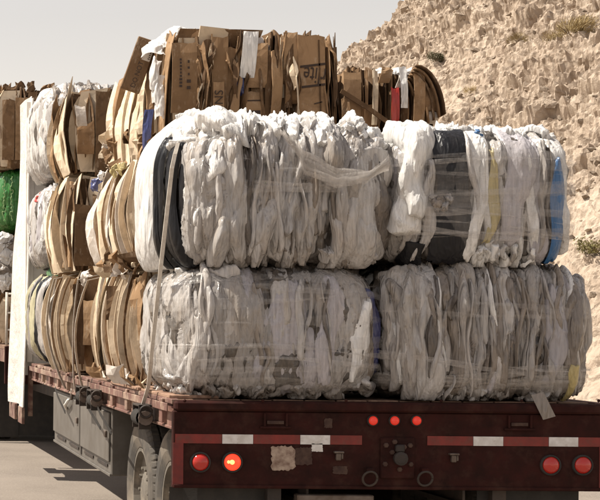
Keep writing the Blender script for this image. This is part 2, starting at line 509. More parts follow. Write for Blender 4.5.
def cells(u, v, size, seed, jitter=0.9):
    """per-point nearest cell: random value, random tilt plane, distance to edge"""
    u = u / size; v = v / size
    iu, iv = np.floor(u).astype(np.int64), np.floor(v).astype(np.int64)
    best = np.full(u.shape, 9e9); second = np.full(u.shape, 9e9)
    val = np.zeros(u.shape); tilt = np.zeros(u.shape)
    z = np.zeros_like(iu)
    for du in (-1, 0, 1):
        for dv in (-1, 0, 1):
            cu, cv = iu + du, iv + dv
            pu = cu + 0.5 + jitter * (_hash(cu, cv, z, seed) - 0.5)
            pv = cv + 0.5 + jitter * (_hash(cu, cv, z, seed + 1) - 0.5)
            d = np.sqrt((u - pu) ** 2 + (v - pv) ** 2)
            tl = (u - pu) * (_hash(cu, cv, z, seed + 2) - 0.5) + (v - pv) * (_hash(cu, cv, z, seed + 3) - 0.5)
            closer = d < best
            second = np.where(closer, best, np.minimum(second, d))
            val = np.where(closer, _hash(cu, cv, z, seed + 4), val)
            tilt = np.where(closer, tl, tilt)
            best = np.where(closer, d, best)
    return val, tilt, second - best

# rock strata: beds dip steeply; blocks broken out of them
su = gx * 0.80 + gy * 0.35 + 0.3 * H0
sv = gy * 0.95 - gx * 0.55
wu = 0.35 * vnoise(np.stack([gx * 0.9, gy * 0.9, gx * 0], -1), 11)
wv = 0.35 * vnoise(np.stack([gx * 0.9, gy * 0.9, gx * 0 + 4], -1), 12)
v1, t1, e1 = cells((su + wu) * 0.75, sv + wv, 1.25, 21)
v2, t2, e2 = cells(su + wv, (sv + wu) * 0.8, 0.50, 41)
v3, t3, e3 = cells(su, sv, 0.23, 61)
rough_amp = np.clip(H0 / 2.0, 0.05, 1)
g3 = lambda f, o=0: np.stack([gx * f, gy * f, H0 * f + o], -1)
disp = (v1 - 0.5) * 0.16 + t1 * 0.24 - 0.14 * np.clip(0.07 - e1, 0, 1) / 0.07
disp += (v2 - 0.5) * 0.065 + t2 * 0.14 - 0.05 * np.clip(0.09 - e2, 0, 1) / 0.09
disp += (v3 - 0.5) * 0.045 + t3 * 0.10
disp += 0.17 * (ridged(np.stack([su * 0.75 + wu * 2, sv * 0.16 + wv, su * 0], -1), 90, 4, 0.6) - .3)
disp += 0.13 * fbm(g3(1.4), 77, 6, 0.74) + 0.07 * ridged(np.stack([su * 2.6, sv * 1.3, H0 * 1.5], -1), 78, 3, .7)
bed = np.abs(((su * 0.42 + 0.35 * vnoise(np.stack([gx * .4, gy * .4, gx * 0], -1), 9)) % 1.0) - 0.5)
disp += -0.32 * np.clip(0.05 - bed, 0, 1) / 0.05 * np.clip(vnoise(np.stack([gx * .35, gy * .35, gx * 0], -1), 3) + 0.1, 0, 1)
mask = np.clip(0.62 + 0.75 * vnoise(np.stack([gx * .22 + 3, gy * .22, gx * 0], -1), 14), 0.45, 1.15)
disp = disp * mask + 0.12 * (ridged(np.stack([su * 0.9, sv * 0.22, su * 0], -1), 15, 3) - .3) * (1.2 - mask)
HZ = H0 + disp * rough_amp * 0.75
sel = HZ > -0.7
hz = np.where(sel, HZ, -0.7)
# block faces lean out of the slope
ox = -0.6 * disp * rough_amp
V = np.stack([gx + ox, gy + 0.4 * ox, hz], -1).reshape(-1, 3)
F = grid_faces(len(hx), len(hy))
keep = (H0 > -2.0).ravel()
F = F[keep[F].all(1)]
used = np.unique(F); remap = -np.ones(len(V), dtype=np.int64); remap[used] = np.arange(len(used))
hill = setp(obj('hillside', make_mesh('hillside', V[used], remap[F], False), M['rock']), "pale tan broken rock slope rising behind the loaded trailer", None, None, "structure")


def hill_z(x, y):
    i = int(round((x - HX0) / HS)); j = int(round((y - HY0) / HS))
    if 0 <= i < len(hx) and 0 <= j < len(hy): return float(hz[i, j])
    return 0.0

def hill_hit(px, py):
    for k in range(300):
        p = at(px, py, 8 + k * 0.17)
        if hill_z(p.x, p.y) > p.z: return p
    return None

# loose rocks lying on the slope: the larger ones single, the rest as rubble
def rock_mesh(seed, flat=0.7):
    r = random.Random(seed)
    import bmesh
    bm = bmesh.new()
    bmesh.ops.create_icosphere(bm, subdivisions=1, radius=1.0)
    planes = [(Vector((r.uniform(-1, 1), r.uniform(-1, 1), r.uniform(-1, 1))).normalized(), r.uniform(0.45, 0.8)) for _ in range(9)]
    for v in bm.verts:
        for n, d in planes:
            e = v.co.dot(n) - d
            if e > 0: v.co -= n * e
        v.co = Vector((v.co.x * 1.15, v.co.y * 0.9, v.co.z * flat))
    me = bpy.data.meshes.new('rock'); bm.to_mesh(me); bm.free()
    me.materials.append(M['rock'])
    return me
rock_meshes = [rock_mesh(100 + i) for i in range(8)]
rr = random.Random(31)
n_rock = 0
while n_rock < 230:
    px, py = rr.uniform(350, 600), rr.uniform(2, 400)
    p = hill_hit(px, py)
    if p is None: continue
    s = rr.uniform(0.07, 0.15) if rr.random() < 0.8 else rr.uniform(0.15, 0.30)
    o = bpy.data.objects.new('rock', rr.choice(rock_meshes)); col.objects.link(o)
    o.parent = hill
    o.location = (p.x, p.y, hill_z(p.x, p.y) + s * 0.15)
    o.scale = (s * rr.uniform(0.8, 1.4), s * rr.uniform(0.8, 1.2), s * rr.uniform(0.8, 1.3))
    o.rotation_euler = (rr.uniform(-.8, .8), rr.uniform(-1.2, 0.2), rr.uniform(0, 6.28))
    n_rock += 1
# rubble
bases = []
for me in rock_meshes:
    bases.append((np.array([v.co[:] for v in me.vertices]), np.array([p.vertices[:] for p in me.polygons])))
VV, FF, nb = [], [], 0
nr = np.random.RandomState(5)
for k in range(6500):
    x, y = nr.uniform(2, 28), nr.uniform(8, 50)
    z = hill_z(x, y)
    if z < -0.3: continue
    s = nr.uniform(0.03, 0.10)
    bv, bf = bases[nr.randint(len(bases))]
    a, b = nr.uniform(0, 6.28), nr.uniform(-1, 1)
    ca, sa, cb, sb = math.cos(a), math.sin(a), math.cos(b), math.sin(b)
    Rm = np.array([[ca, -sa, 0], [sa, ca, 0], [0, 0, 1]]) @ np.array([[1, 0, 0], [0, cb, -sb], [0, sb, cb]])
    VV.append(bv * s @ Rm.T + (x, y, z + 0.01)); FF.append(bf + nb); nb += len(bv)
rub = obj('rubble', make_mesh('rubble', np.concatenate(VV), np.concatenate(FF), False), M['rock'], hill)
setp(rub, kind="stuff")


def bush(name, label, px, py, size, mat, seed, cat='shrub', spiky=False, n=420, flat=0.8):
    p = hill_hit(px, py)
    if p is None: return
    r = random.Random(seed)
    root = empty(name, (p.x, p.y, hill_z(p.x, p.y) + 0.06), label, cat, "shrubs growing on the rock slope")
    st = MB()
    for i in range(9):
        a = r.uniform(0, 6.28); l = size * r.uniform(0.5, 0.95)
        e = Vector((math.cos(a) * l * 0.6, math.sin(a) * l * 0.6, l * 0.75 * flat))
        st.tube([(0, 0, 0), e * 0.5 + Vector((r.uniform(-.05, .05), r.uniform(-.05, .05), .03)) * size, e], [0.03 * size, 0.02 * size, 0.008 * size], 5)
    st.build('stem', M['twig'], root)
    V, F = [], []
    lobes = [(Vector((r.uniform(-.6, .6), r.uniform(-.6, .6), r.uniform(.25, .75) * flat)) * size, r.uniform(.28, .5) * size) for _ in range(8)]
    for i in range(n):
        c, rad = r.choice(lobes)
        d = Vector((r.gauss(0, 1), r.gauss(0, 1), r.gauss(0, 1))).normalized() * rad * r.uniform(0.4, 1.05)
        q = c + d
        if q.z < 0: q.z = abs(q.z) * .3
        if spiky:
            u = (q.normalized() + Vector((r.uniform(-.5, .5), r.uniform(-.5, .5), r.uniform(0, .7)))).normalized() * size * r.uniform(.12, .28)
            w = u.cross(Vector((r.uniform(-1, 1), r.uniform(-1, 1), .3))).normalized() * size * .012
        else:
            u = Vector((r.uniform(-1, 1), r.uniform(-1, 1), r.uniform(-.3, 1))).normalized() * size * r.uniform(.06, .12)
            w = u.cross(Vector((r.uniform(-1, 1), r.uniform(-1, 1), .3))).normalized() * size * r.uniform(.03, .05)
        k = len(V)
        V += [q - u * .5, q + w, q + u * .5, q - w]; F.append((k, k + 1, k + 2, k + 3))
    obj('foliage', make_mesh('foliage', V, F, False), mat, root)

bush('shrub', "round dark olive shrub on the slope just right of the smaller cardboard bale", 436, 66, 0.34, M['leaf_dark'], 1, n=1500)
bush('dry_bush', "wide dry yellow bush high on the rock slope at the right", 570, 42, 0.66, M['leaf_dry'], 2, spiky=True, n=2200, flat=0.7)
bush('dry_bush', "dry tan tuft just left of the wide yellow bush on the slope", 550, 47, 0.40, M['leaf_dry'], 3, spiky=True, n=1100)
bush('dry_bush', "small dry tuft midway across the upper rock slope", 517, 46, 0.34, M['leaf_dry'], 4, spiky=True, n=900)
bush('shrub', "olive yellow shrub low on the slope at the right edge beside the upper plastic bale", 596, 262, 0.42, M['leaf_olive'], 5, n=1300)
bush('dry_bush', "low dry tuft on the slope above the white plastic bales", 470, 96, 0.26, M['leaf_dry'], 6, spiky=True, n=600)

# ------------------------------------------------------------------ the rear flatbed trailer
TL, TR, DECK, TEND = -1.265, 1.275, 1.45, 7.55
trailer = empty('flatbed_trailer', (0, 0, 0), "dark maroon flatbed trailer seen from behind carrying stacked bales", 'trailer')
T = trailer

# rear sill: plate, proud top rail, lower lip
zs_top, zs_bot = DECK, 0.935
m = MB().box(TL, TR, 0.0, 0.055, zs_bot, zs_top - 0.065, 0.006)
sill = m.build('rear_sill', M['steel_maroon'], T)
m = MB().box(TL + 0.01, TR - 0.01, -0.022, 0.12, zs_top - 0.063, zs_top - 0.006, 0.012)
m.build('top_rail', M['steel_maroon'], T)
MB().box(TL + 0.002, TR - 0.002, -0.012, 0.0, zs_bot + 0.002, zs_bot + 0.022, 0.004).build('lower_lip', M['steel_maroon'], sill)
MB().box(TL - 0.001, TL + 0.06, -0.0045, 0.0, zs_bot + 0.02, 1.20, 0.0).build('red_end_patch', M['red_paint'], sill)
MB().box(TR - 0.05, TR + 0.001, -0.0045, 0.0, zs_bot + 0.02, 1.20, 0.0).build('red_end_patch', M['red_paint'], sill)

def rx(px): return at(px, 440, 0).x
def rz(px, py): return at(px, py, 0).z
for (a, b, mt) in ((175, 222, 'tape_red'), (222, 253, 'tape_white'), (253, 300, 'tape_red'), (300, 330, 'tape_white'), (330, 362, 'tape_red'),
                   (427, 473, 'tape_red'), (473, 503, 'tape_white'), (503, 548.5, 'tape_red'), (548.5, 578, 'tape_white'), (578, 606, 'tape_red')):
    zc = rz((a + b) / 2, 439 + (a - 222) * 0.0085)
    MB().box(rx(a) + 0.001, rx(b) - 0.001, -0.0035 if 'red' in mt else -0.006, -0.0, zc - 0.027, zc + 0.027).build('reflector_strip', M[mt], sill)

def lamp(px, py, r, lens, lit=False, name='tail_lamp'):
    c = at(px, py, 0); c.y = 0
    root_me = MB().lathe([(r * 1.22, 0.002), (r * 1.22, -0.012), (r * 1.12, -0.018), (r * 0.98, -0.014), (r * 0.98, 0.002)], (c.x, 0, c.z), 'y', 28)
    o = root_me.build(name, M['rubber'], T, True)
    prof = [(0.0001, -0.034), (r * 0.35, -0.0325), (r * 0.7, -0.027), (r * 0.92, -0.018), (r * 0.98, -0.010)]
    MB().lathe(prof, (c.x, -0.002, c.z), 'y', 28).build('lens', M[lens], o, True)
    if lit:
        b = MB()
        b.lathe([(0.0001, -0.006), (0.010, -0.005), (0.016, 0.0)], (c.x - 0.006, -0.033, c.z + 0.002), 'y', 14)
        b.lathe([(0.0001, -0.004), (0.006, -0.003), (0.010, 0.0)], (c.x - 0.026, -0.031, c.z + 0.003), 'y', 12)
        b.build('bulb', M['bulb'], o, True)
    return o
lamp(200, 462, 0.050, 'lens'); lamp(232, 462, 0.050, 'lens_lit', True)
lamp(550, 465, 0.050, 'lens'); lamp(582, 465, 0.050, 'lens')
for px in (372.5, 394, 416): lamp(px, 420.5, 0.027, 'lens_marker', name='marker_lamp')

def slot(px0, px1, py0, py1):
    x0, x1 = rx(px0), rx(px1); z1, z0 = rz(px0, py0), rz(px0, py1)
    m = MB()
    m.box(x0, x0 + 0.012, -0.02, 0, z0, z1, 0.003); m.box(x1 - 0.012, x1, -0.02, 0, z0, z1, 0.003)
    m.box(x0 - 0.02, x1 + 0.02, -0.016, 0, z0 - 0.014, z0, 0.003)
    h = m.build('step_bracket', M['steel_maroon'], T)
    MB().box(x0 + 0.02, x1 - 0.02, -0.010, 0, z0 + 0.012, z0 + 0.032, 0.002).build('rung', M['steel_rust'], h)
slot(263, 287, 413, 426); slot(507, 531, 415, 428)

def ragged(cx, cz, w, h, seed, y=-0.003, n=44):
    r = random.Random(seed); V = []; 
    for layer in (0, -0.003):
        rr_ = random.Random(seed)
        for i in range(n):
            a = 2 * math.pi * i / n
            k = 1 / max(abs(math.cos(a)), abs(math.sin(a)))
            k *= rr_.uniform(0.84, 1.0)
            V.append((cx + math.cos(a) * k * w / 2, y + layer, cz + math.sin(a) * k * h / 2))
    F = [tuple(range(n)), tuple(range(2 * n - 1, n - 1, -1))] + [(i, (i + 1) % n, n + (i + 1) % n, n + i) for i in range(n)]
    return MB().add(V, F)
c = at(283, 458, 0); ragged(c.x, c.z, 0.15, 0.15, 3).build('torn_sticker', M['paper'], sill)
c = at(317, 447.5, 0); ragged(c.x, c.z, 0.07, 0.05, 4).build('torn_sticker', M['tape_white'], sill)
c = at(303, 456, 0); ragged(c.x, c.z, 0.11, 0.11, 8, -0.002).build('rust_patch', M['steel_rust'], sill)
for (px, py, w, h, s) in ((328, 423, .05, .06, 5), (340, 470, .09, .05, 6)):
    c = at(px, py, 0); ragged(c.x, c.z, w, h, s, -0.001).build('rust_patch', M['steel_rust'], sill)
for px, py in ((338, 455), (453, 457)):
    c = at(px, py, 0)
    m = MB().box(c.x - .028, c.x + .028, -0.03, 0, c.z + .012, c.z + .024, .003)
    m.box(c.x - .016, c.x + .012, -0.026, 0, c.z - .03, c.z + .012, .004)
    m.box(c.x + .014, c.x + .026, -0.02, 0, c.z - .022, c.z + .012, .003)
    m.build('plate_bracket', M['bare_steel'], T)
# coupling plate in the middle with bolts and a pintle mount
c = at(397, 457, 0)
cp = MB().box(c.x - .10, c.x + .10, -0.016, 0, c.z - .125, c.z + .115, .006).build('coupling_plate', M['steel_maroon'], T)
for dx, dz in ((-.07, .07), (.07, .07), (-.075, -.04), (.075, -.04), (-.035, .03), (.04, .01), (.01, -.07), (-.02, .09), (.035, .06)):
    MB().lathe([(.0001, -.012), (.013, -.011), (.016, -.004), (.016, 0)], (c.x + dx, -.016, c.z + dz), 'y', 6).build('bolt', M['steel_rust'], cp)
m = MB().lathe([(.028, 0), (.04, -.02), (.04, -.045), (.025, -.05), (.0001, -.05)], (c.x + .005, -.014, c.z - .005), 'y', 16)
m.box(c.x - .02, c.x + .03, -.05, -.014, c.z + .03, c.z + .075, .008)
m.build('pintle_mount', M['steel_dark'], cp, False)
for px, py in ((368, 478), (423, 478)):
    c = at(px, py, 0)
    pts = [(c.x + math.cos(a) * .042, -.035 - 0.012 * math.sin(a), c.z + math.sin(a) * .042) for a in [i * math.pi / 12 for i in range(25)]]
    ring = MB().tube(pts, .007, 8).build('tow_ring', M['steel_dark'], T, True)
    MB().box(c.x - .022, c.x + .022, -.05, 0, c.z + .034, c.z + .062, .006).build('ring_lug', M['steel_maroon'], ring)
for i, px in enumerate((184, 262, 345, 440, 520, 597)):
    c = at(px, 400.5, 0)
    MB().lathe([(.0001, -.008), (.008, -.006), (.010, 0)], (c.x, -.021, c.z), 'y', 8).build('rivet', M['steel_maroon'], T, True)

# deck planks
npl = 13; pw = (TR - TL - 0.10) / npl
for i in range(npl):
    x0 = TL + 0.05 + i * pw
    MB().box(x0 + .004, x0 + pw - .004, 0.125, TEND, DECK - 0.045, DECK - rng.uniform(0, .004), .004).build('deck_plank', M['wood'], T)
for sgn, xe in ((-1, TL), (1, TR)):
    xi = xe - sgn * 0.048
    lo, hi = min(xe, xi), max(xe, xi)
    r_ = MB()
    r_.box(lo, hi, 0.057, TEND, DECK - 0.03, DECK + 0.002, .004)          # top flange
    r_.box(lo + (.012 if sgn < 0 else .022), lo + (.026 if sgn < 0 else .036), 0.057, TEND, DECK - 0.16, DECK - 0.03, 0)
    r_.box(lo, hi, 0.057, TEND, DECK - 0.178, DECK - 0.16, .004)          # bottom flange
    sr = r_.build('side_rail', M['rail'], T)
    xo = xe + sgn * 0.028
    MB().box(min(xe + sgn * .020, xo), max(xe + sgn * .020, xo), 0.06, TEND - .1, DECK - 0.072, DECK - 0.024, .003).build('rub_rail', M['rail'], sr)
    y = 0.25
    while y < TEND - .3:
        MB().box(min(xe - sgn * .016, xe + sgn * .0195), max(xe - sgn * .016, xe + sgn * .0195), y, y + .085, DECK - 0.15, DECK - 0.004, .004).build('stake_pocket', M['rail'], sr)
        y += 0.61
# light wooden kick board pieces along the left edge near the rear
MB().box(TL + .002, TL + .30, 0.14, 1.05, DECK + .001, DECK + .022, .004).build('deck_dunnage', M['wood'], T)
MB().box(TL - .01, TL + .24, 1.12, 2.2, DECK + .003, DECK + .026, .004).build('deck_dunnage', M['wood'], T)

# frame below
for x in (-0.50, 0.42):
    m = MB().box(x, x + .08, .06, TEND, 1.17, 1.27, 0); m.box(x + .033, x + .047, .06, TEND, .86, 1.17, 0); m.box(x, x + .08, .06, TEND, .83, .86, 0)
    m.build('frame_beam', M['steel_dark'], T)
for i in range(14):
    y = .3 + i * .53
    MB().box(TL + .05, TR - .05, y, y + .05, 1.272, 1.40, 0).build('cross_member', M['steel_dark'], T)
# rear underride guard
m = MB().box(-.62, -.05, .10, .20, .58, .905, .0)
MB().box(-0.53, -0.08, 0.02, 0.10, 0.80, 0.90, .006).build('underride_plate', M['bare_steel'], T)
m = MB().box(-.85, .85, .03, .11, .50, .60, .008); m.box(-.7, -.62, .04, .10, .60, .934, 0); m.box(.62, .70, .04, .10, .60, .934, 0)
m.build('underride_guard', M['steel_dark'], T)
# mud flaps
for x0, x1 in ((TL + .0, -.62), (.55, 1.145)):
    n = 9; V = []; F = []
    for j in range(2):
        for i in range(n):
            for k in range(2):
                V.append((x0 + (x1 - x0) * i / (n - 1), .09 + .012 * math.sin(i * 2.1) + .008 * j, .93 - .68 * k))
    for j in range(2):
        for i in range(n - 1):
            a = j * 2 * n + i * 2; F.append((a, a + 1, a + 3, a + 2))
    MB().add(V, F).build('mud_flap', M['rubber'], T)

# wheels
def make_tyre(rad=0.52, w=0.27):
    h = w / 2
    prof = [(rad * .56, -h * .72), (rad * .60, -h * .86), (rad * .72, -h * 1.0), (rad * .86, -h * 1.0), (rad * .94, -h * .93), (rad * .985, -h * .80),
            (rad, -h * .72), (rad, -h * .36), (rad * .975, -h * .33), (rad * .975, -h * .25), (rad, -h * .22), (rad, h * .22), (rad * .975, h * .25),
            (rad * .975, h * .33), (rad, h * .36), (rad, h * .72), (rad * .985, h * .80), (rad * .94, h * .93), (rad * .86, h), (rad * .72, h), (rad * .60, h * .86), (rad * .56, h * .72)]
    def rm(i, j, r):
        return r - (0.010 if (i % 4 == 0 and 5 <= j <= 16) else 0)
    m = MB().lathe(prof, (0, 0, 0), 'x', 240, rm)
    return make_mesh('tyre', m.v, m.f, False)
def make_rim(rad=0.52, side=-1):
    R0 = rad * .57
    s = side
    m = MB().lathe([(R0, -.10), (R0 * 1.03, s * .115), (R0 * .95, s * .115), (R0 * .92, s * .07), (R0 * .62, s * .05), (R0 * .5, s * .08), (R0 * .3, s * .10), (.0001, s * .10)], (0, 0, 0), 'x', 32)
    for k in range(10):
        a = k * math.pi / 5
        m.lathe([(.0001, s * .105), (.014, s * .10), (.016, s * .05)], (0, math.cos(a) * R0 * .55, math.sin(a) * R0 * .55), 'x', 6)
    return make_mesh('rim', m.v, m.f, False)
tyre_me = make_tyre(); tyre_me.materials.append(M['tyre'])
rim_l = make_rim(); rim_l.materials.append(M['rim_dust'])
def wheel(parent, x, y, r=0.52):
    w = empty('wheel', (x, y, r + GZ)); w.parent = parent
    o = obj('tyre', tyre_me, None, w); o.rotation_euler = (rng.uniform(0, 1), 0, 0)
    obj('rim', rim_l, None, w)
    return w
for y in (0.70, 1.76):
    for x in (TL + .25, TL + .56, TR - .26, TR - .57): wheel(T, x, y)
    MB().tube([(TL + .3, y, .72), (TR - .3, y, .72)], .065, 12).build('axle', M['steel_dark'], T, True)

# storage box under the left side
BY0, BY1, BX0, BX1, BZ0, BZ1 = 2.42, 5.75, -1.235, -0.62, 0.76, 1.255
bx = MB().box(BX0 + .004, BX1, BY0, BY1, BZ0, BZ1, .01).build('storage_box', M['box_paint'], T)
mid = 3.95
for y0, y1 in ((BY0 + .03, mid - .03), (mid + .03, BY1 - .03)):
    d = MB().box(BX0 - .014, BX0 + .003, y0, y1, BZ0 + .10, BZ1 - .025, .006).build('door', M['box_paint'], bx)
    MB().box(BX0 - .032, BX0 - .0145, y0 + .05, y0 + .13, BZ0 + .28, BZ0 + .33, .004).build('latch', M['bare_steel'], d)
    for k in range(2):
        ya = y0 + .10 + k * (y1 - y0) * .48
        MB().box(BX0 - .006, BX0 + .0035, ya, ya + (y1 - y0) * .33, BZ0 + .055, BZ0 + .078, .002).build('hinge', M['steel_dark'], bx)
MB().box(BX0 - .003, BX0 + .0035, mid - .03, mid + .03, BZ0 + .03, BZ1 - .01, 0).build('post', M['steel_dark'], bx)
MB().box(BX0 - .008, BX0 + .0035, BY0 - .002, BY1 + .002, BZ0 - .006, BZ0 + .016, .003).build('sill_lip', M['box_paint'], bx)
MB().tube([(BX0 - .01, 4.75, 1.12), (BX0 - .05, 4.62, 1.16), (BX0 - .05, 4.40, 1.22)], .014, 8).build('crank_handle', M['white_paint'], T, True)
MB().tube([(BX0 - .02, 4.40, 1.22), (BX0 - .02, 4.40, 1.32)], .014, 8).build('crank_rod', M['bare_steel'], T, True)

# strap winches on the left rail
def winch(y, r=.055):
    m = MB().box(TL - .11, TL - .03, y - .11, y - .10, DECK - .21, DECK - .06, .002)
    m.box(TL - .11, TL - .03, y + .10, y + .11, DECK - .21, DECK - .06, .002)
    m.box(TL - .11, TL - .028, y - .11, y + .11, DECK - .07, DECK - .058, .002)
    w = m.build('winch', M['steel_dark'], T)
    MB().lathe([(r, -.095), (r, .095)], (TL - .07, y, DECK - .14), 'y', 16).build('spool', M['webbing_dark'], w, True)
    MB().lathe([(.0001, -.02), (.045, -.02), (.045, 0), (.0001, 0)], (TL - .07, y - .112, DECK - .14), 'y', 12).build('ratchet', M['bare_steel'], w)
    pts = [(TL - .07 + .036 * math.cos(a), y - .135, DECK - .10 + .036 * math.sin(a)) for a in [i * math.pi / 8 for i in range(17)]]
    MB().tube(pts, .008, 6).build('ring', M['steel_dark'], w, True)
winch(0.62)
winch(3.2, .045); winch(2.6, .045)

# white front bulkhead, wider than the deck
hb = MB().box(-1.325, 1.325, 7.66, 7.72, 1.32, 4.28, .006).build('front_bulkhead', M['white_paint'], T)
for i in range(5):
    x = -1.30 + i * .65
    MB().box(x, x + .06, 7.62, 7.659, 1.46, 4.2, .004).build('bulkhead_rib', M['white_paint'], hb)
WING = True
MB().box(-1.362, -1.330, 8.3, 8.9, .80, .978, .003).build('reflector_board', M['rail'], hb)
MB().box(-1.364, -1.330, 7.52, 7.9, .80, .976, .003).build('reflector_board', M['rail'], hb)
MB().box(-1.285, -1.235, 7.60, 7.655, .88, 1.42, .003).build('corner_post', M['rail'], hb)

# landing leg and underbody clutter ahead of the box
for x in (-.62, .62):
    MB().box(x - .06, x + .06, 6.55, 6.67, .55, 1.27, .006).build('landing_leg', M['steel_dark'], T)
    MB().box(x - .12, x + .12, 6.48, 6.74, .52, .55, .004).build('landing_foot', M['steel_dark'], T)
MB().box(-.85, .85, 6.58, 6.64, .82, .88, 0).build('leg_brace', M['steel_dark'], T)
MB().box(-1.0, 1.0, 7.0, 7.5, .95, 1.27, .0).build('front_frame', M['steel_dark'], T)

# ------------------------------------------------------------------ the leading trailer, one hitch ahead
LT = empty('flatbed_trailer', (-.12, 9.0, 0), "leading flatbed trailer mostly hidden ahead of the white bulkhead", 'trailer')
LT.rotation_euler = (0, 0, R(1.5))
LD = 1.62
MB().box(-1.28, 1.28, 0, 7.0, LD - .05, LD, .004).build('deck', M['wood'], LT)
MB().box(-1.30, 1.30, -.06, -.002, LD - .45, LD - .01, .006).build('rear_sill', M['steel_maroon'], LT)
for x in (-1.28, 1.23): MB().box(x, x + .05, .0, 7.0, LD - .2, LD - .052, .003).build('side_rail', M['rail'], LT)
for x in (-.5, .42): MB().box(x, x + .08, 0, 7.0, .95, LD - .21, 0).build('frame_beam', M['steel_dark'], LT)
for y in (4.4, 5.6):
    for x in (-1.13, -.8, 1.13, .8): wheel(LT, x, y)
    MB().tube([(-1, y, .72), (1, y, .72)], .065, 12).build('axle', M['steel_dark'], LT, True)
MB().box(-1.28, -.66, 3.6, 3.62, .28, LD - .22, 0).build('mud_flap', M['rubber'], LT)
MB().box(.66, 1.28, 3.6, 3.62, .28, LD - .22, 0).build('mud_flap', M['rubber'], LT)
MB().box(-.62, .62, 3.7, 6.2, .62, 1.0, .01).build('shade_block', M['steel_dark'], LT)  # dark block added to keep bright ground out of the underbody shade
MB().box(-.66, .66, 3.61, 3.63, .30, LD - .22, 0).build('shade_sheet', M['rubber'], LT)  # dark sheet added between the flaps, standing in for deep underbody shade
MB().box(-.06, .06, -1.3, 0, .75, .87, .004).build('drawbar', M['steel_dark'], LT)
# wire rack at its tail
rk = MB()
for i in range(9):
    x = -1.27 + i * .31
    rk.tube([(x, .05, LD), (x, .05, LD + .62)], .016, 6)
for z in (.18, .38, .60): rk.tube([(-1.27, .05, LD + z), (1.22, .05, LD + z)], .014, 6)
rk.build('stake_rack', M['webbing'], LT, True)

# ------------------------------------------------------------------ bales of plastic film
def superellipse_path(n, phi0, phi1, M_):
    """arc-length samples of the unit superellipse section: (cos-ish, sin-ish)"""
    ph = np.linspace(phi0, phi1, 800)
    c, s = np.cos(ph), np.sin(ph)
    C = np.sign(c) * np.abs(c) ** (2.0 / n); S = np.sign(s) * np.abs(s) ** (2.0 / n)
    L = np.concatenate([[0], np.cumsum(np.hypot(np.diff(C), np.diff(S)))])
    t = np.linspace(0, L[-1], M_)
    return np.interp(t, L, C), np.interp(t, L, S)


def bale_mass(root, a, b, c, n, seed, mat, res=0.016, amp=0.03, scale=0.965):
    """the compressed film inside: a rounded block with pleats"""
    Vs, Fs, nb = [], [], 0
    for ax in range(3):
        for sg in (-1, 1):
            d = [a, b, c]; u_ax, v_ax = [k for k in range(3) if k != ax]
            nu = max(6, int(2 * d[u_ax] / res)); nv = max(6, int(2 * d[v_ax] / res))
            if (ax == 1 and sg == 1) or (ax == 0 and sg == 1) or (ax == 2 and sg == -1): nu, nv = nu // 3, nv // 3
            u, v = np.meshgrid(np.linspace(-1, 1, nu), np.linspace(-1, 1, nv), indexing='ij')
            P = np.zeros(u.shape + (3,)); P[..., ax] = sg; P[..., u_ax] = np.sin(u * np.pi / 4) / math.sin(np.pi / 4); P[..., v_ax] = np.sin(v * np.pi / 4) / math.sin(np.pi / 4)
            r = (np.abs(P) ** n).sum(-1) ** (-1.0 / n)
            P = P * r[..., None]
            G = np.sign(P) * np.abs(P) ** (n - 1) / np.array([a, b, c]); G /= np.linalg.norm(G, axis=-1, keepdims=True)
            P = P * np.array([a, b, c]) * scale
            dd = amp * ridged(P * np.array([16, 16, 4.0]), seed, 3) + amp * 0.8 * fbm(P * np.array([6, 6, 4]), seed + 3, 3)
            P = P + G * dd[..., None]
            P[..., 2] = np.maximum(P[..., 2], -c)
            Vs.append(P.reshape(-1, 3)); Fs.append(grid_faces(nu, nv) + nb); nb += nu * nv
    V = np.concatenate(Vs) + (0, 0, c)
    me = make_mesh('film_mass', V, np.concatenate(Fs), True)
    return obj('film_mass', me, mat, root)


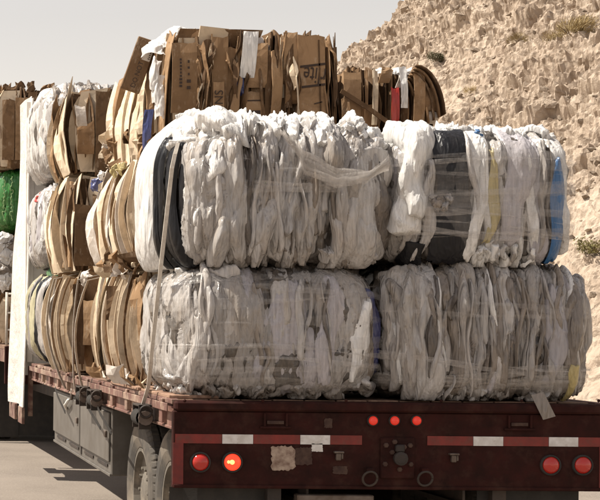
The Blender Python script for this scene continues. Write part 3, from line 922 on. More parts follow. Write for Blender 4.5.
def fold(root, dims, n, face, pos, w, mat, seed, phi=(-62, 78), puff=0.03, amp=0.012, sink=0.012, taper=0.0, wob=0.03, nu=24, nv=80, name='film_fold',
         taper_lo=None, smooth_k=1.0, lift=0.0, thick=True, fall=0.0):
    """one fold of film running vertically over a face ('rear' = -Y, 'left' = -X) of the rounded block"""
    a, b, c = dims
    if face == 'left': a, b = b, a
    C, S = superellipse_path(n, R(phi[0]), R(phi[1]), nv)
    s = np.linspace(0, 1, nv)
    r = np.random.RandomState(seed % 100003)
    ph1, ph2 = r.uniform(0, 6.28, 2)
    wv = wob * (np.sin(s * 4.2 + ph1) + 0.6 * np.sin(s * 9.1 + ph2))
    tl = taper if taper_lo is None else taper_lo
    ww = w * (1 - taper * np.clip((s - .5) * 2, 0, 1) ** 2 - tl * np.clip((.5 - s) * 2, 0, 1) ** 2) * (1 + 0.18 * np.sin(s * 7 + ph2 * 2))
    u = np.linspace(-1, 1, nu)
    U, SS = np.meshgrid(u, s, indexing='ij')
    so = np.array([seed * 0.731 % 50, seed * 1.37 % 50, seed * 0.57 % 50])
    # ragged ends
    N0 = 0.5 + 0.5 * vnoise(np.stack([u * 2.4 + so[0], u * 0, u * 0 + so[1]], -1), seed); N1 = 0.5 + 0.5 * vnoise(np.stack([u * 2.4 + so[2], u * 0, u * 0 + so[0]], -1), seed + 1)
    T_ = SS * (1 - 0.07 * N1[:, None]) + (1 - SS) * 0.05 * N0[:, None]
    Cc, Sc = np.interp(T_, s, C), np.interp(T_, s, S)
    lim = max(0.0, 0.95 * a - w * .5 - wob * .6)
    pos = min(max(pos, -lim), lim)
    x = pos + wv[None, :] + U * ww[None, :] / 2
    x = np.clip(x, -0.975 * a, 0.975 * a)
    k = (1 - (np.abs(x) / a) ** n) ** (1.0 / n)
    Yl = -b * k * Cc; Zl = c * k * Sc
    P = np.stack([x, Yl, Zl], -1)
    Q = np.stack([x / a, Yl / b, Zl / c], -1)
    G = np.sign(Q) * np.abs(Q) ** (n - 1) / np.array([a, b, c]); G /= (np.linalg.norm(G, axis=-1, keepdims=True) + 1e-9)
    edge = r.uniform(-.9, .9)
    prof = np.clip(1 - U ** 2, 0, 1) ** r.uniform(.35, .8)
    warpn = 0.5 * vnoise(P * np.array([9, 9, 6]) + so, seed + 9)
    q1 = P * np.array([26, 14, 2.6]) * smooth_k + so + warpn[..., None]
    q2 = (P * np.array([52, 26, 5.0]) + (P[..., 2:3] * 7) * np.array([1, 0, 0])) * smooth_k + so * 1.7 + warpn[..., None]
    q3 = (P * np.array([34, 22, 12]) - (P[..., 2:3] * 16) * np.array([1, 0, 0])) * smooth_k + so * 0.6
    crs = 1.6 * (1 - np.abs(vnoise(q1, seed))) ** 3 + 0.9 * (1 - np.abs(vnoise(q2, seed + 3))) ** 3 + 0.35 * (1 - np.abs(vnoise(q3, seed + 6))) ** 3 - 1.0
    lump = fbm(P * np.array([10, 6, 3.2]) * smooth_k + so, seed + 5, 2)
    d = lift + puff * prof * (1 + 0.55 * lump) - sink + amp * crs * (0.5 + 0.5 * prof) + 0.35 * puff * lump + edge * 0.35 * puff * U * smooth_k
    endf = np.minimum(np.clip(SS / 0.05, 0, 1), np.clip((1 - SS) / 0.05, 0, 1))
    d = d * endf - (1 - endf) * 0.015
    P = P + G * d[..., None]
    lat = 0.006 * vnoise(q2 * .7, seed + 12) * smooth_k
    P[..., 0] += lat
    P[..., 2] = np.maximum(P[..., 2], -c + 0.004 - fall)
    V = P.reshape(-1, 3) + (0, 0, c)
    if face == 'left': V = np.stack([V[:, 1], -V[:, 0], V[:, 2]], 1)
    return obj(name, make_mesh(name, V, grid_faces(nu, nv), True), mat, root)


def wrap_band(root, dims, n, z0, z1, mat, seed, x0=-1.0, x1=1.0, tilt=0.0, off=0.028, name='stretch_wrap', nu=70, nv=14, amp=0.006):
    """stretch film pulled round the block: a band across the rear face"""
    a, b, c = dims
    C, S = superellipse_path(n, R(-180), R(0), 200)      # plan section: x = a*C, y = b*S
    i0, i1 = (np.array([x0, x1]) * 0.5 + 0.5) * 199
    t = np.linspace(i0, i1, nu)
    X = a * np.interp(t, np.arange(200), C); Y = b * np.interp(t, np.arange(200), S)
    v = np.linspace(0, 1, nv)
    Xg, Vg = np.meshgrid(X, v, indexing='ij'); Yg, _ = np.meshgrid(Y, v, indexing='ij')
    Z = z0 + (z1 - z0) * Vg + tilt * (Xg / a)
    Z = Z + (Vg - .5) * 1.3 * (z1 - z0) * vnoise(np.stack([Xg * 3.1 + seed, Vg * 0, Vg * 0 + seed * .7], -1), seed) + .02 * vnoise(np.stack([Xg * 1.7 + seed, Vg * 0 + 5, Vg * 0], -1), seed + 1)
    kz = np.clip(1 - np.abs(np.clip((Z - c) / c, -.99, .99)) ** n, 0.02, 1) ** (1.0 / n)
    P = np.stack([Xg * kz, Yg * kz, Z], -1)
    dirn = np.stack([np.sign(Xg) * np.abs(Xg / a) ** (n - 1), np.sign(Yg) * np.abs(Yg / b) ** (n - 1), Xg * 0], -1)
    dirn /= np.linalg.norm(dirn, axis=-1, keepdims=True) + 1e-9
    d = off + amp * ridged(P * np.array([4, 4, 30]), seed, 3) + 0.010 * vnoise(P * 7, seed + 2)
    P = P + dirn * d[..., None]
    return obj(name, make_mesh(name, P.reshape(-1, 3), grid_faces(nu, nv), True), mat, root)


def tuft(root, loc, size, mat, seed, normal=(0, -0.5, 1), name='film_tuft', n=18, stretch=(1, 1, 1), soft=1.0):
    """a crumpled scrap of film"""
    u, v = np.meshgrid(np.linspace(-1, 1, n), np.linspace(-1, 1, n), indexing='ij')
    r = np.random.RandomState(seed % 99991)
    base = np.stack([u, v, 0.9 - 0.9 * (u ** 2 + v ** 2) * 0.7], -1)
    so = r.uniform(0, 40, 3)
    q = base * 1.3 + so
    off = np.stack([vnoise(q, seed), vnoise(q, seed + 1), ridged(q, seed + 2, 2) * 0.6], -1) * 0.42 * soft
    off2 = np.stack([vnoise(q * 2.6, seed + 4), vnoise(q * 2.6, seed + 5), vnoise(q * 2.6, seed + 6)], -1) * 0.16 * soft * soft
    P = ((base + off + off2) * size * np.array(stretch)).reshape(-1, 3)
    q_ = Vector(normal).to_track_quat('Z', 'Y').to_matrix()
    a = r.uniform(0, 6.28); Rz = np.array([[math.cos(a), -math.sin(a), 0], [math.sin(a), math.cos(a), 0], [0, 0, 1]]) if stretch == (1, 1, 1) else np.eye(3)
    P = P @ Rz.T @ np.array(q_).T + np.array(loc)
    return obj(name, make_mesh(name, P, grid_faces(n, n), True), mat, root)


def puff_blob(root, loc, size, mat, seed, name='film_puff', up=1.1, nu=22, nv=14):
    th, ph = np.meshgrid(np.linspace(0, 2 * np.pi, nu), np.linspace(0.02, np.pi - .02, nv), indexing='ij')
    D = np.stack([np.cos(th) * np.sin(ph), np.sin(th) * np.sin(ph), np.cos(ph)], -1)
    r = np.random.RandomState(seed % 99991); so = r.uniform(0, 40, 3)
    w = 0.5 * np.stack([vnoise(D * 1.5 + so, seed + k) for k in range(3)], -1)
    q = (D + w) * np.array([2.0, 2.0, .6])
    rad = 0.60 + 0.62 * (1 - np.abs(vnoise(q * .8 + so, seed + 4))) ** 2 + 0.16 * (1 - np.abs(vnoise(q * 1.9 + so, seed + 5))) ** 2
    P = D * rad[..., None] * size * np.array([r.uniform(.8, 1.3), r.uniform(.7, 1.1), up * r.uniform(.75, 1.3)])
    tl = R(r.uniform(-35, 35)); P = np.stack([P[..., 0] * math.cos(tl) + P[..., 2] * math.sin(tl), P[..., 1], -P[..., 0] * math.sin(tl) + P[..., 2] * math.cos(tl)], -1)
    return obj(name, make_mesh(name, P.reshape(-1, 3) + np.array(loc), grid_faces(nu, nv), True), mat, root)


def sp_puffs(count, seed, xr, yr, zr, size, mats, up=1.1):
    def f(root, d, n):
        r = random.Random(seed)
        for i in range(count):
            x_ = r.uniform(*xr); y_ = r.uniform(*yr)
            puff_blob(root, (x_, y_, r.uniform(*zr)), r.uniform(*size), M[r.choice(mats)], seed * 60 + i, up=up)
    return f


def sp_frill(count, seed, xr, mats, phi=(28, 84), lift=(.015, .05), w=(.04, .11), face='rear', puff=(.03, .06)):
    def f(root, d, n):
        r = random.Random(seed)
        for i in range(count):
            lo = phi[0] + r.uniform(0, 22); hi = phi[1] - r.uniform(0, 12)
            fold(root, d, n, face, r.uniform(*xr), r.uniform(*w), M[r.choice(mats)], seed * 70 + i, (lo, hi), puff=r.uniform(*puff), amp=r.uniform(.010, .02), sink=0.0,
                 lift=r.uniform(*lift), taper=r.uniform(.2, .8), taper_lo=r.uniform(.4, .95), wob=.02, nu=14, nv=30, name='film_frill')
    return f


def plastic_bale(name, label, cx, cy, z0, a, b, c, seed, n=5, rear_mats=None, left_mats=None, specials=(), skip=(), wmin=.07, wmax=.19, layers=2, left_layers=1,
                 puff=(0.02, 0.045), mass_mat='film_mass', top=78, group="bales of plastic film", res=0.016, rear=True, left=True, wob=.03, rot=0, sink=.012, slivers=0, ampk=1.0):
    r = random.Random(seed)
    root = empty(name, (cx, cy, z0), label, 'bale', group)
    root.rotation_euler = (0, 0, rot)
    dims = (a, b, c)
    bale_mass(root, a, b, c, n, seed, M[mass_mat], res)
    rear_mats = rear_mats or ['film_grey'] * 4 + ['film_clear'] * 3 + ['film_white', 'film_dusty']
    left_mats = left_mats or ['film_grey', 'film_white', 'film_clear']
    k = seed * 100
    if rear:
        for L in range(layers):
            x = -a * 0.95
            while x < a * 0.95:
                w = r.uniform(wmin, wmax)
                xc = x + w * 0.45
                k += 1
                if not any(s0 <= xc <= s1 for s0, s1 in skip):
                    lo = r.choice((-66, -60, -55, -20 if L else -64)); hi = r.choice((top, top, top - 8, 50 if L else top))
                    fold(root, dims, n, 'rear', xc, w, M[r.choice(rear_mats)], k, (lo, hi), r.uniform(*puff), amp=r.uniform(.010, .018) * ampk,
                         taper=r.uniform(0, .75) if L else r.uniform(0, .3), taper_lo=r.uniform(0, .75) if L else r.uniform(0, .3), sink=sink, wob=wob, lift=0.008 * L)
                x += w * (0.80 if L == 0 else r.uniform(.8, 1.5))
    for i in range(slivers):
        k += 1
        xc = r.uniform(-a * .9, a * .9)
        if any(s0 <= xc <= s1 for s0, s1 in skip): continue
        lo = r.uniform(-62, 10); hi = min(lo + r.uniform(40, 110), r.choice((70, 60, 40)))
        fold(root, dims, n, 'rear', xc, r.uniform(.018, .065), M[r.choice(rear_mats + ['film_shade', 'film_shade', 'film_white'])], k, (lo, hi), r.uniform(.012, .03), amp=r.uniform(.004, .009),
             taper=r.uniform(.3, .95), taper_lo=r.uniform(.3, .95), sink=.004, wob=.018, lift=r.uniform(.012, .04), nu=9, nv=44)
    if left:
        for L in range(left_layers):
            y = -b * 0.95
            while y < b * 0.95:
                w = r.uniform(.12, .26); k += 1
                fold(root, dims, n, 'left', y + w * .45, w, M[r.choice(left_mats)], k, (r.choice((-62, -56)), r.choice((top, 66))), r.uniform(.015, .035), amp=.010,
                     taper=r.uniform(0, .3), sink=.008, nu=12, nv=40, lift=0.006 * L)
                y += w * (.68 if L == 0 else r.uniform(1, 1.8))
    for sp in specials: sp(root, dims, n)
    return root

FW = dict(puff=0.022, amp=0.008, sink=0.004)
def sp_fold(face, pos, w, mat, seed, phi=(-60, 78), **kw):
    a_ = dict(FW); a_.update(kw)
    return lambda root, d, n: fold(root, d, n, face, pos, w, M[mat], seed, phi, **a_)
def sp_wrap(z0, z1, mat, seed, **kw): return lambda root, d, n: wrap_band(root, d, n, z0, z1, M[mat], seed, **kw)
def sp_bands(count, seed, zr, hr, tilts, mats, off, xr=(-1, 1)):
    def f(root, d, n):
        r = random.Random(seed)
        for i in range(count):
            z = r.uniform(*zr); h = r.uniform(*hr)
            wrap_band(root, d, n, z, z + h, M[r.choice(mats)], seed * 40 + i, tilt=r.uniform(*tilts), off=off + .002 * i, x0=xr[0], x1=xr[1], nv=6, amp=.004)
    return f
def sp_tufts(count, seed, xr, yr, zr, size, mats, normal=(0, -.4, 1)):
    def f(root, d, n):
        r = random.Random(seed)
        for i in range(count):
            tuft(root, (r.uniform(*xr), r.uniform(*yr), r.uniform(*zr)), r.uniform(*size), M[r.choice(mats)], seed * 50 + i,
                 (normal[0] + r.uniform(-.5, .5), normal[1] + r.uniform(-.5, .5), normal[2] + r.uniform(-.3, .3)))
    return f

# lower left bale: grey crushed film, wrapped flat
cx = (at(175, 330, 0).x + at(388, 330, 0).x) / 2
plastic_bale('plastic_bale', "lower left rear bale of dusty grey film sitting above the lit tail lamp", cx + .01, .63, DECK, .625, .585, .40, 11, n=4.6, slivers=12, ampk=.6,
    rear_mats=['film_grey'] * 5 + ['film_clear'] * 4 + ['film_dusty', 'film_lilac'], wmin=.14, wmax=.34, puff=(.012, .026), wob=.04, sink=.006,
    left_mats=['film_grey', 'film_clear', 'film_clear'], layers=2,
    specials=[sp_fold('rear', .27, .16, 'film_lilac', 901, (-40, 48), lift=.018, taper=.6, taper_lo=.7, amp=.005),
              sp_fold('rear', .60, .05, 'film_navy', 902, (-50, 40), lift=.01),
              sp_fold('rear', .46, .11, 'film_white', 903, (-36, 20), lift=.018, taper=.7, taper_lo=.7),
              sp_fold('rear', -.555, .10, 'film_grey', 905, (-56, 62), lift=.012),
              sp_fold('left', -.40, .22, 'film_grey', 906, (-52, 62), lift=.012),
              sp_bands(6, 907, (.04, .3), (.012, .05), (-.05, .06), ['wrap_strong', 'wrap', 'wrap'], .045), sp_bands(5, 908, (.3, .7), (.02, .06), (-.09, .07), ['wrap', 'wrap_thin'], .045),
              sp_frill(22, 12, (-.58, .58), ['film_grey', 'film_clear', 'film_dusty'], (-76, -26), (.005, .02), (.04, .10), puff=(.02, .035)),
              sp_frill(10, 14, (-.4, .5), ['film_grey', 'film_white'], (-80, -30), (.01, .04), (.05, .14), 'left', puff=(.015, .03)),
              sp_frill(10, 13, (-.5, .5), ['film_white', 'film_grey'], (40, 84), (.01, .03), (.06, .15), 'left')])

# lower right bale: crumpled lens-shaped folds, wrap low down
cx = (at(388, 330, 0).x + at(603, 330, 0).x) / 2
plastic_bale('plastic_bale', "lower right rear bale of crumpled clear film with a yellow strip at its right end", cx, .63, DECK, .628, .585, .405, 22, n=4.6, slivers=60,
    rear_mats=['film_grey'] * 4 + ['film_clear'] * 5 + ['film_dusty', 'film_dusty', 'film_lilac'], wmin=.05, wmax=.14, puff=(.03, .065), layers=3, wob=.03, sink=.022, ampk=.8,
    specials=[sp_fold('rear', -.43, .22, 'film_grey', 911, (-60, 70), puff=.05, lift=.015, amp=.006, taper_lo=.2),
              sp_fold('rear', -.36, .10, 'film_lilac', 912, (-48, 10), puff=.02, lift=.03, amp=.004, taper=.8),
              sp_fold('rear', .335, .14, 'film_lilac', 913, (-45, 35), puff=.02, lift=.03, amp=.005, taper=.7),
              sp_fold('rear', .455, .055, 'film_yellow', 914, (-54, -8), lift=.06, amp=.004, taper=.3, taper_lo=.1, wob=.004),
              sp_fold('rear', .52, .12, 'film_clear', 915, (-58, 70), lift=.012),
              sp_bands(9, 917, (.05, .22), (.010, .035), (-.05, .05), ['wrap_strong', 'wrap_strong', 'wrap'], .055, (-.86, .86)), sp_bands(2, 918, (.26, .6), (.01, .03), (-.05, .05), ['wrap'], .06, (-.86, .86)),
              sp_frill(20, 15, (-.58, .58), ['film_grey', 'film_clear', 'film_dusty'], (-76, -26), (.005, .02), (.04, .10), puff=(.02, .035))])

# upper left bale
x0, x1 = at(186, 190, 0).x, at(399, 190, 0).x
cx, aa = (x0 + x1) / 2, (x1 - x0) / 2
def black_sheets(root, d, n):
    for i in range(7):
        fold(root, d, n, 'left', .45 - i * .045, .07, M['film_black'], 3000 + i, (-62, 47), puff=.02 + .012 * math.sin(i * 1.7), amp=.004, sink=0, lift=.018 + min(i, 5) * .012 + .010 * (i % 3), nu=8, nv=40, smooth_k=.5, wob=.006, name='black_sheet')
def twisted_wrap(root, d, n):
    o = root.location
    for j in range(7):
        key = [(280 + 3 * j, 132 + 2 * j), (304, 152 + 3.2 * j), (336, 170 + 2.6 * j), (368, 174 + .8 * j), (396, 166 - 2.5 * j)]
        P_ = [at(px, py, -.06 - .006 * j - .008 * math.sin(i * 1.3 + j)) - o for i, (px, py) in enumerate(key)]
        pts = []
        for i in range(len(P_) - 1):
            for t in (0, .25, .5, .75): pts.append(P_[i].lerp(P_[i + 1], t) + Vector((0, -.006 * math.sin(i * 4 + t * 9 + j), .006 * math.sin(i * 5 + t * 7 + j * 2))))
        MB().strip(pts, (0, -.3, 1), .03 + .02 * (j % 2), .003).build('sagging_wrap', M['wrap_strong'], root, True)
plastic_bale('plastic_bale', "upper left rear bale, frilly white film on top, black sheets in its left side", cx, .66, DECK + .775, aa, .60, .42, 33, n=4.4, slivers=46,
    rear_mats=['film_grey'] * 6 + ['film_clear'] * 4 + ['film_dusty'] * 2 + ['film_shade'], wmin=.07, wmax=.19, puff=(.04, .075), layers=3, wob=.03, sink=.024, ampk=.75,
    left=False,
    specials=[black_sheets,
              sp_fold('left', -.24, .66, 'film_white', 921, (-62, 74), puff=.07, lift=.09, amp=.003, smooth_k=.5, wob=.01),
              sp_fold('left', .06, .18, 'film_white', 938, (-60, 76), puff=.045, lift=.105, amp=.003, smooth_k=.5, wob=.01),
              sp_fold('left', .56, .12, 'film_grey', 922, (-58, 78), puff=.02, lift=.0, amp=.014),
              sp_fold('left', .565, .07, 'film_white', 923, (-30, 76), puff=.035, lift=.03, amp=.016, taper_lo=.8),
              sp_fold('rear', -.545, .16, 'film_grey', 924, (-58, 78), puff=.05, lift=.02),
              sp_fold('rear', -.36, .15, 'film_grey', 925, (-58, 70), puff=.05, lift=.03, amp=.008, taper=.5),
              sp_fold('rear', -.22, .045, 'film_dusty', 926, (-56, 60), puff=.01, lift=.0),
              sp_fold('rear', -.19, .03, 'film_black', 927, (-50, 40), puff=.01, lift=.008),
              sp_fold('rear', -.17, .025, 'film_green', 928, (-25, 8), puff=.01, lift=.02),
              sp_fold('rear', .42, .24, 'film_grey', 929, (-62, 40), puff=.05, lift=.03, amp=.008),
              sp_fold('rear', .21, .12, 'film_white', 930, (20, 86), puff=.05, lift=.04, amp=.012),
              sp_wrap(.50, .70, 'wrap_strong', 931, x0=.0, x1=.75, tilt=.10, off=.055), sp_wrap(.42, .52, 'wrap_strong', 932, x0=-.25, x1=.98, tilt=-.02, off=.06), sp_wrap(.53, .60, 'wrap', 933, x0=-.3, x1=.55, tilt=-.16, off=.06),
              sp_frill(44, 16, (-.58, .60), ['film_white'] * 4 + ['film_grey']),
              sp_frill(26, 19, (-.58, .60), ['film_white'], (48, 88), (.03, .075), (.04, .09)), sp_puffs(4, 29, (-.48, -.38), (-.5, -.38), (.84, .87), (.03, .04), ['film_white'], 1.6), sp_tufts(16, 39, (-.55, .6), (-.55, -.3), (.80, .86), (.03, .05), ['film_white'], (0, -.6, 1)),
              sp_frill(7, 17, (.52, .58), ['film_white', 'film_grey'], (-35, 66), (.03, .06), (.03, .07), 'left', puff=(.015, .03)),
              sp_frill(22, 18, (-.5, .52), ['film_white'], (36, 86), (.04, .08), (.08, .2), 'left'),
              twisted_wrap,
              sp_frill(26, 28, (-.6, .6), ['film_grey', 'film_clear', 'film_dusty'], (-72, -20), (.005, .02), (.04, .10), puff=(.02, .04))])

# upper right bale
x0, x1 = at(397, 190, 0).x, at(584, 190, 0).x
cx, aa = (x0 + x1) / 2, (x1 - x0) / 2
def lx(px): return at(px, 190, .03).x - cx
def black_block(root, d, n):
    for i in range(3):
        fold(root, d, n, 'rear', lx(453) + (i - 1) * .012, .19 - .01 * i, M['film_black'], 3100 + i, (-56, 66), puff=.012, amp=.003, sink=0, lift=.03 + .006 * i, wob=.004, nu=10, smooth_k=.5, name='black_sheet')
    fold(root, d, n, 'rear', lx(419), .10, M['film_black'], 3110, (-60, -18), puff=.01, amp=.004, sink=0, lift=.035, wob=.004, name='black_sheet')  # black film standing in for the shade of an open void
plastic_bale('plastic_bale', "upper right rear bale with black block, yellow strip and blue panel under wrap", cx, .66, DECK + .79, aa, .60, .405, 44, n=5.0, slivers=14, ampk=.65,
    rear_mats=['film_grey'] * 5 + ['film_white'] + ['film_lilac'] * 2 + ['film_clear'] * 2, wmin=.07, wmax=.16, puff=(.02, .035), layers=2, wob=.02, sink=.012,
    skip=((lx(430), lx(472)),),
    specials=[black_block,
              sp_fold('rear', lx(402), .12, 'film_white', 941, (-20, 80), puff=.06, lift=.03, amp=.010),
              sp_fold('rear', lx(419), .15, 'film_white', 950, (-6, 82), puff=.055, lift=.04, amp=.010, taper_lo=.5),
              sp_fold('rear', lx(428), .07, 'film_grey', 942, (-56, 20), puff=.03, lift=.03, amp=.008, taper=.5),
              sp_fold('rear', lx(477), .10, 'film_white', 943, (-52, 74), puff=.02, lift=.03, amp=.005),
              sp_fold('rear', lx(490), .075, 'film_yellow', 944, (-24, 34), puff=.012, lift=.03, amp=.005, taper=.6),
              sp_fold('rear', lx(487), .02, 'film_blue', 945, (40, 60), puff=.01, lift=.05, amp=.003),
              sp_fold('rear', lx(516), .16, 'film_lilac', 946, (-30, 72), puff=.025, lift=.02, amp=.006),
              sp_fold('rear', lx(556.5), .085, 'film_blue', 947, (-54, 26), puff=.010, lift=.045, amp=.003, taper=.8, taper_lo=0.05, wob=.004, smooth_k=.5),
              sp_fold('rear', lx(570), .09, 'film_white', 948, (-58, 76), puff=.03, lift=.02, amp=.006),
              sp_wrap(.16, .76, 'wrap_thin', 951, off=.05), sp_bands(12, 952, (.16, .72), (.012, .06), (-.05, .05), ['wrap_strong', 'wrap', 'wrap'], .054),
              sp_puffs(7, 23, (lx(432), lx(448)), (-.66, -.63), (.35, .41), (.02, .035), ['film_dusty', 'film_clear']),
              sp_frill(16, 25, (lx(476), lx(545)), ['film_white', 'film_grey'], (-66, -14), (.02, .045), (.03, .06), puff=(.015, .03)),
              sp_frill(40, 24, (-.5, .47), ['film_white'] * 5 + ['film_grey'], (44, 88), (.005, .03), (.06, .16), puff=(.015, .04)), sp_tufts(10, 34, (-.5, .45), (-.5, -.2), (.78, .81), (.03, .05), ['film_white'], (0, -.4, 1))])

# ------------------------------------------------------------------ bales of cardboard
_board_id = [0]
def board(root, mat, A, B, z0, z1, out=(0, 0), bulge=0.0, thick=0.008, skew=0.0, warp=0.012, nw=3, nz=7, name='cardboard_sheet', lean=(0, 0), curl=0.0, notch=0.0):
    """a bent sheet standing on the plan line A-B"""
    _board_id[0] += 1
    sd = _board_id[0]
    A = np.array(A, float); B = np.array(B, float); o = np.array(out, float); ln = np.array(lean, float)
    w = np.linspace(0, 1, nw + 1); t = np.linspace(0, 1, nz + 1)
    W, Tt = np.meshgrid(w, t, indexing='ij')
    P2 = A + (B - A) * W[..., None] + o * (bulge * np.sin(np.pi * np.clip(Tt, 0, 1)) ** 0.8)[..., None] + ln * Tt[..., None]
    nrm = np.array([-(B - A)[1], (B - A)[0]]); nrm = nrm / (np.linalg.norm(nrm) + 1e-9)
    q = np.stack([W * 2.2 + sd * 3.1, Tt * 3.0 + sd * 1.7, W * 0 + sd], -1)
    P2 = P2 + nrm * (warp * vnoise(q, 3) + curl * (W - .5) ** 2 * 4 * np.abs(W - .5) * 2)[..., None]
    top = (skew * (W - .5) + notch * vnoise(np.stack([W * 4 + sd, W * 0, W * 0 + sd * 2.3], -1), 8)) * np.clip(Tt * 3 - 2, 0, 1)
    Z = z0 + (z1 - z0) * Tt + top
    P = np.stack([P2[..., 0], P2[..., 1], Z], -1)
    off = np.array([nrm[0], nrm[1], 0]) * thick / 2
    V = np.concatenate([(P - off).reshape(-1, 3), (P + off).reshape(-1, 3)])
    F = [tuple(f) for f in grid_faces(nw + 1, nz + 1)]
    n1 = (nw + 1) * (nz + 1)
    F += [tuple(i + n1 for i in f[::-1]) for f in F]
    def idx(i, j): return i * (nz + 1) + j
    for j in range(nz):
        for i in (0, nw): F.append((idx(i, j), idx(i, j + 1), idx(i, j + 1) + n1, idx(i, j) + n1))
    for i in range(nw):
        for j in (0, nz): F.append((idx(i, j), idx(i + 1, j), idx(i + 1, j) + n1, idx(i, j) + n1))
    return obj(name, make_mesh(name, V, F, False), mat, root)


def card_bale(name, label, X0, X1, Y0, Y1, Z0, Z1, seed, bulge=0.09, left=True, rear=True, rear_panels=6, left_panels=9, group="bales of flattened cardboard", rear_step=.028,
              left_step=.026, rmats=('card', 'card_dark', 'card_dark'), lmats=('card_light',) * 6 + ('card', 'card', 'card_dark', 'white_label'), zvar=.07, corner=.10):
    r = random.Random(seed)
    root = empty(name, ((X0 + X1) / 2, (Y0 + Y1) / 2, Z0), label, 'bale', group)
    a, b, H = (X1 - X0) / 2, (Y1 - Y0) / 2, Z1 - Z0
    # pressed core
    u = MB(); u.box(-a + .19, a - .16, -b + .19, b - .12, 0.02, H - .14, .05)
    u.build('core', M['card_dark'], root)
    def rec_r(x): return corner * max(0, abs(x) / a - .75) * 4 * 1.0
    if rear:
        x = -a + .03
        while x < a - .01:
            rr_ = r.choice((0, .02, .05, .09, .13)) * r.uniform(.6, 1.1) + rec_r(x)
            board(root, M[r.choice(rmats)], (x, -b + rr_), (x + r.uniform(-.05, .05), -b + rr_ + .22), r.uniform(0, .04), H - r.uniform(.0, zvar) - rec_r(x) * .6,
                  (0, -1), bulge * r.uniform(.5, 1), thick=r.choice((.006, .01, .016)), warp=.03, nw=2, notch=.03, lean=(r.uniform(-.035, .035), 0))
            x += r.uniform(.45, 1.3) * rear_step
        for i in range(rear_panels):
            x = r.uniform(-a + .05, a - .25); w = r.uniform(.07, .24); zl = r.choice((0, r.uniform(0, H * .4)))
            zh = min(H - r.uniform(.0, .1), zl + r.uniform(.35, .9) * H)
            board(root, M[r.choice(rmats)], (x, -b + rec_r(x) - r.uniform(-.01, .015)), (x + w, -b + rec_r(x + w) - r.uniform(-.02, .015)), zl, zh, (0, -1), bulge * r.uniform(.6, 1.0), skew=r.uniform(-.05, .05), notch=.02, lean=(r.uniform(-.04, .04), 0))
    if left:
        y = -b + .02
        while y < b - .02:
            rr_ = r.choice((0, .01, .02, .03, .05, .12, .16)) * r.uniform(.6, 1.1) + corner * max(0, abs(y) / b - .7) * 3
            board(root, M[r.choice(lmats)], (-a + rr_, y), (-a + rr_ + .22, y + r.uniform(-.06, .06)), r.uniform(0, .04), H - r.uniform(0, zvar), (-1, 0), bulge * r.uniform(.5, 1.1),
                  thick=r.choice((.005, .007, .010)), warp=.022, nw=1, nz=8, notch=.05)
            y += r.uniform(.6, 1.4) * left_step
        y = -b
        for i in range(left_panels):
            w = r.uniform(.7, 1.5) * 2 * b / left_panels
            ra, rb = r.uniform(-.01, .05), r.uniform(-.01, .05)
            k = corner * max(0, abs(y + w / 2) / b - .7) * 3
            zl = r.choice((0, 0, r.uniform(0, .35 * H))); zh = H - r.choice((0, r.uniform(0, .1), r.uniform(0, .4) * H))
            if r.random() < .80:
                board(root, M[r.choice(lmats)], (-a + ra + k - .01, y), (-a + rb + k - .01, min(y + w * .78, b)), zl, zh, (-1, 0), bulge * r.uniform(.45, 1.2), thick=.006, skew=r.uniform(-.14, .14), notch=.05, nz=10, warp=.036, lean=(r.uniform(0, .05), 0))
            y += 2 * b / left_panels
    # loose flaps on the top
    for i in range(5):
        x, y = r.uniform(-a * .8, a * .5), r.uniform(-b, b * .6)
        board(root, M[r.choice(rmats)], (x, y), (x + r.uniform(.1, .3), y + r.uniform(-.1, .1)), H - .12, H + r.uniform(-.01, .035), (0, 0), 0, lean=(r.uniform(-.12, .12), r.uniform(-.1, .1)), nz=3, notch=.02)
    return root

def rear_panel(root, px0, px1, py0, py1, Y, mat, name='cardboard_sheet', bulge=.02, skew=0, lean=0, dy=0.0, thick=.008, warp=.008, notch=.012):
    """a panel of the rear face given by where it stands on that face"""
    A, B = at(px0, py1, Y), at(px1, py1, Y); top = at((px0 + px1) / 2, py0, Y)
    o = root.location
    return board(root, M[mat], (A.x - o.x, Y - o.y), (B.x - o.x, Y + dy - o.y), (A.z + B.z) / 2 - o.z, top.z - o.z, (0, -1), bulge, thick=thick, skew=skew, lean=(lean, 0), warp=warp, notch=notch, name=name)

def lettering(parent_obj, text, loc, size, rot, name='lettering', mat='ink'):
    cu = bpy.data.curves.new('txt', 'FONT'); cu.body = text; cu.size = size; cu.align_x = 'CENTER'; cu.align_y = 'CENTER'; cu.extrude = .0004; cu.resolution_u = 3
    t = bpy.data.objects.new('txt', cu); col.objects.link(t)
    bpy.context.view_layer.update()
    dg = bpy.context.evaluated_depsgraph_get()
    me = bpy.data.meshes.new_from_object(t.evaluated_get(dg))
    bpy.data.objects.remove(t)
    me.name = name; me.materials.clear()
    o = obj(name, me, M[mat], parent_obj); o.location = loc; o.rotation_euler = rot
    return o

board(hb, M['white_sheet'], (-1.36, 8.75), (-1.34, 7.50), .98, 4.36, (-1, 0), .0, thick=.012, warp=.05, nw=10, nz=26, notch=.08, lean=(.09, 0), name='side_wing')
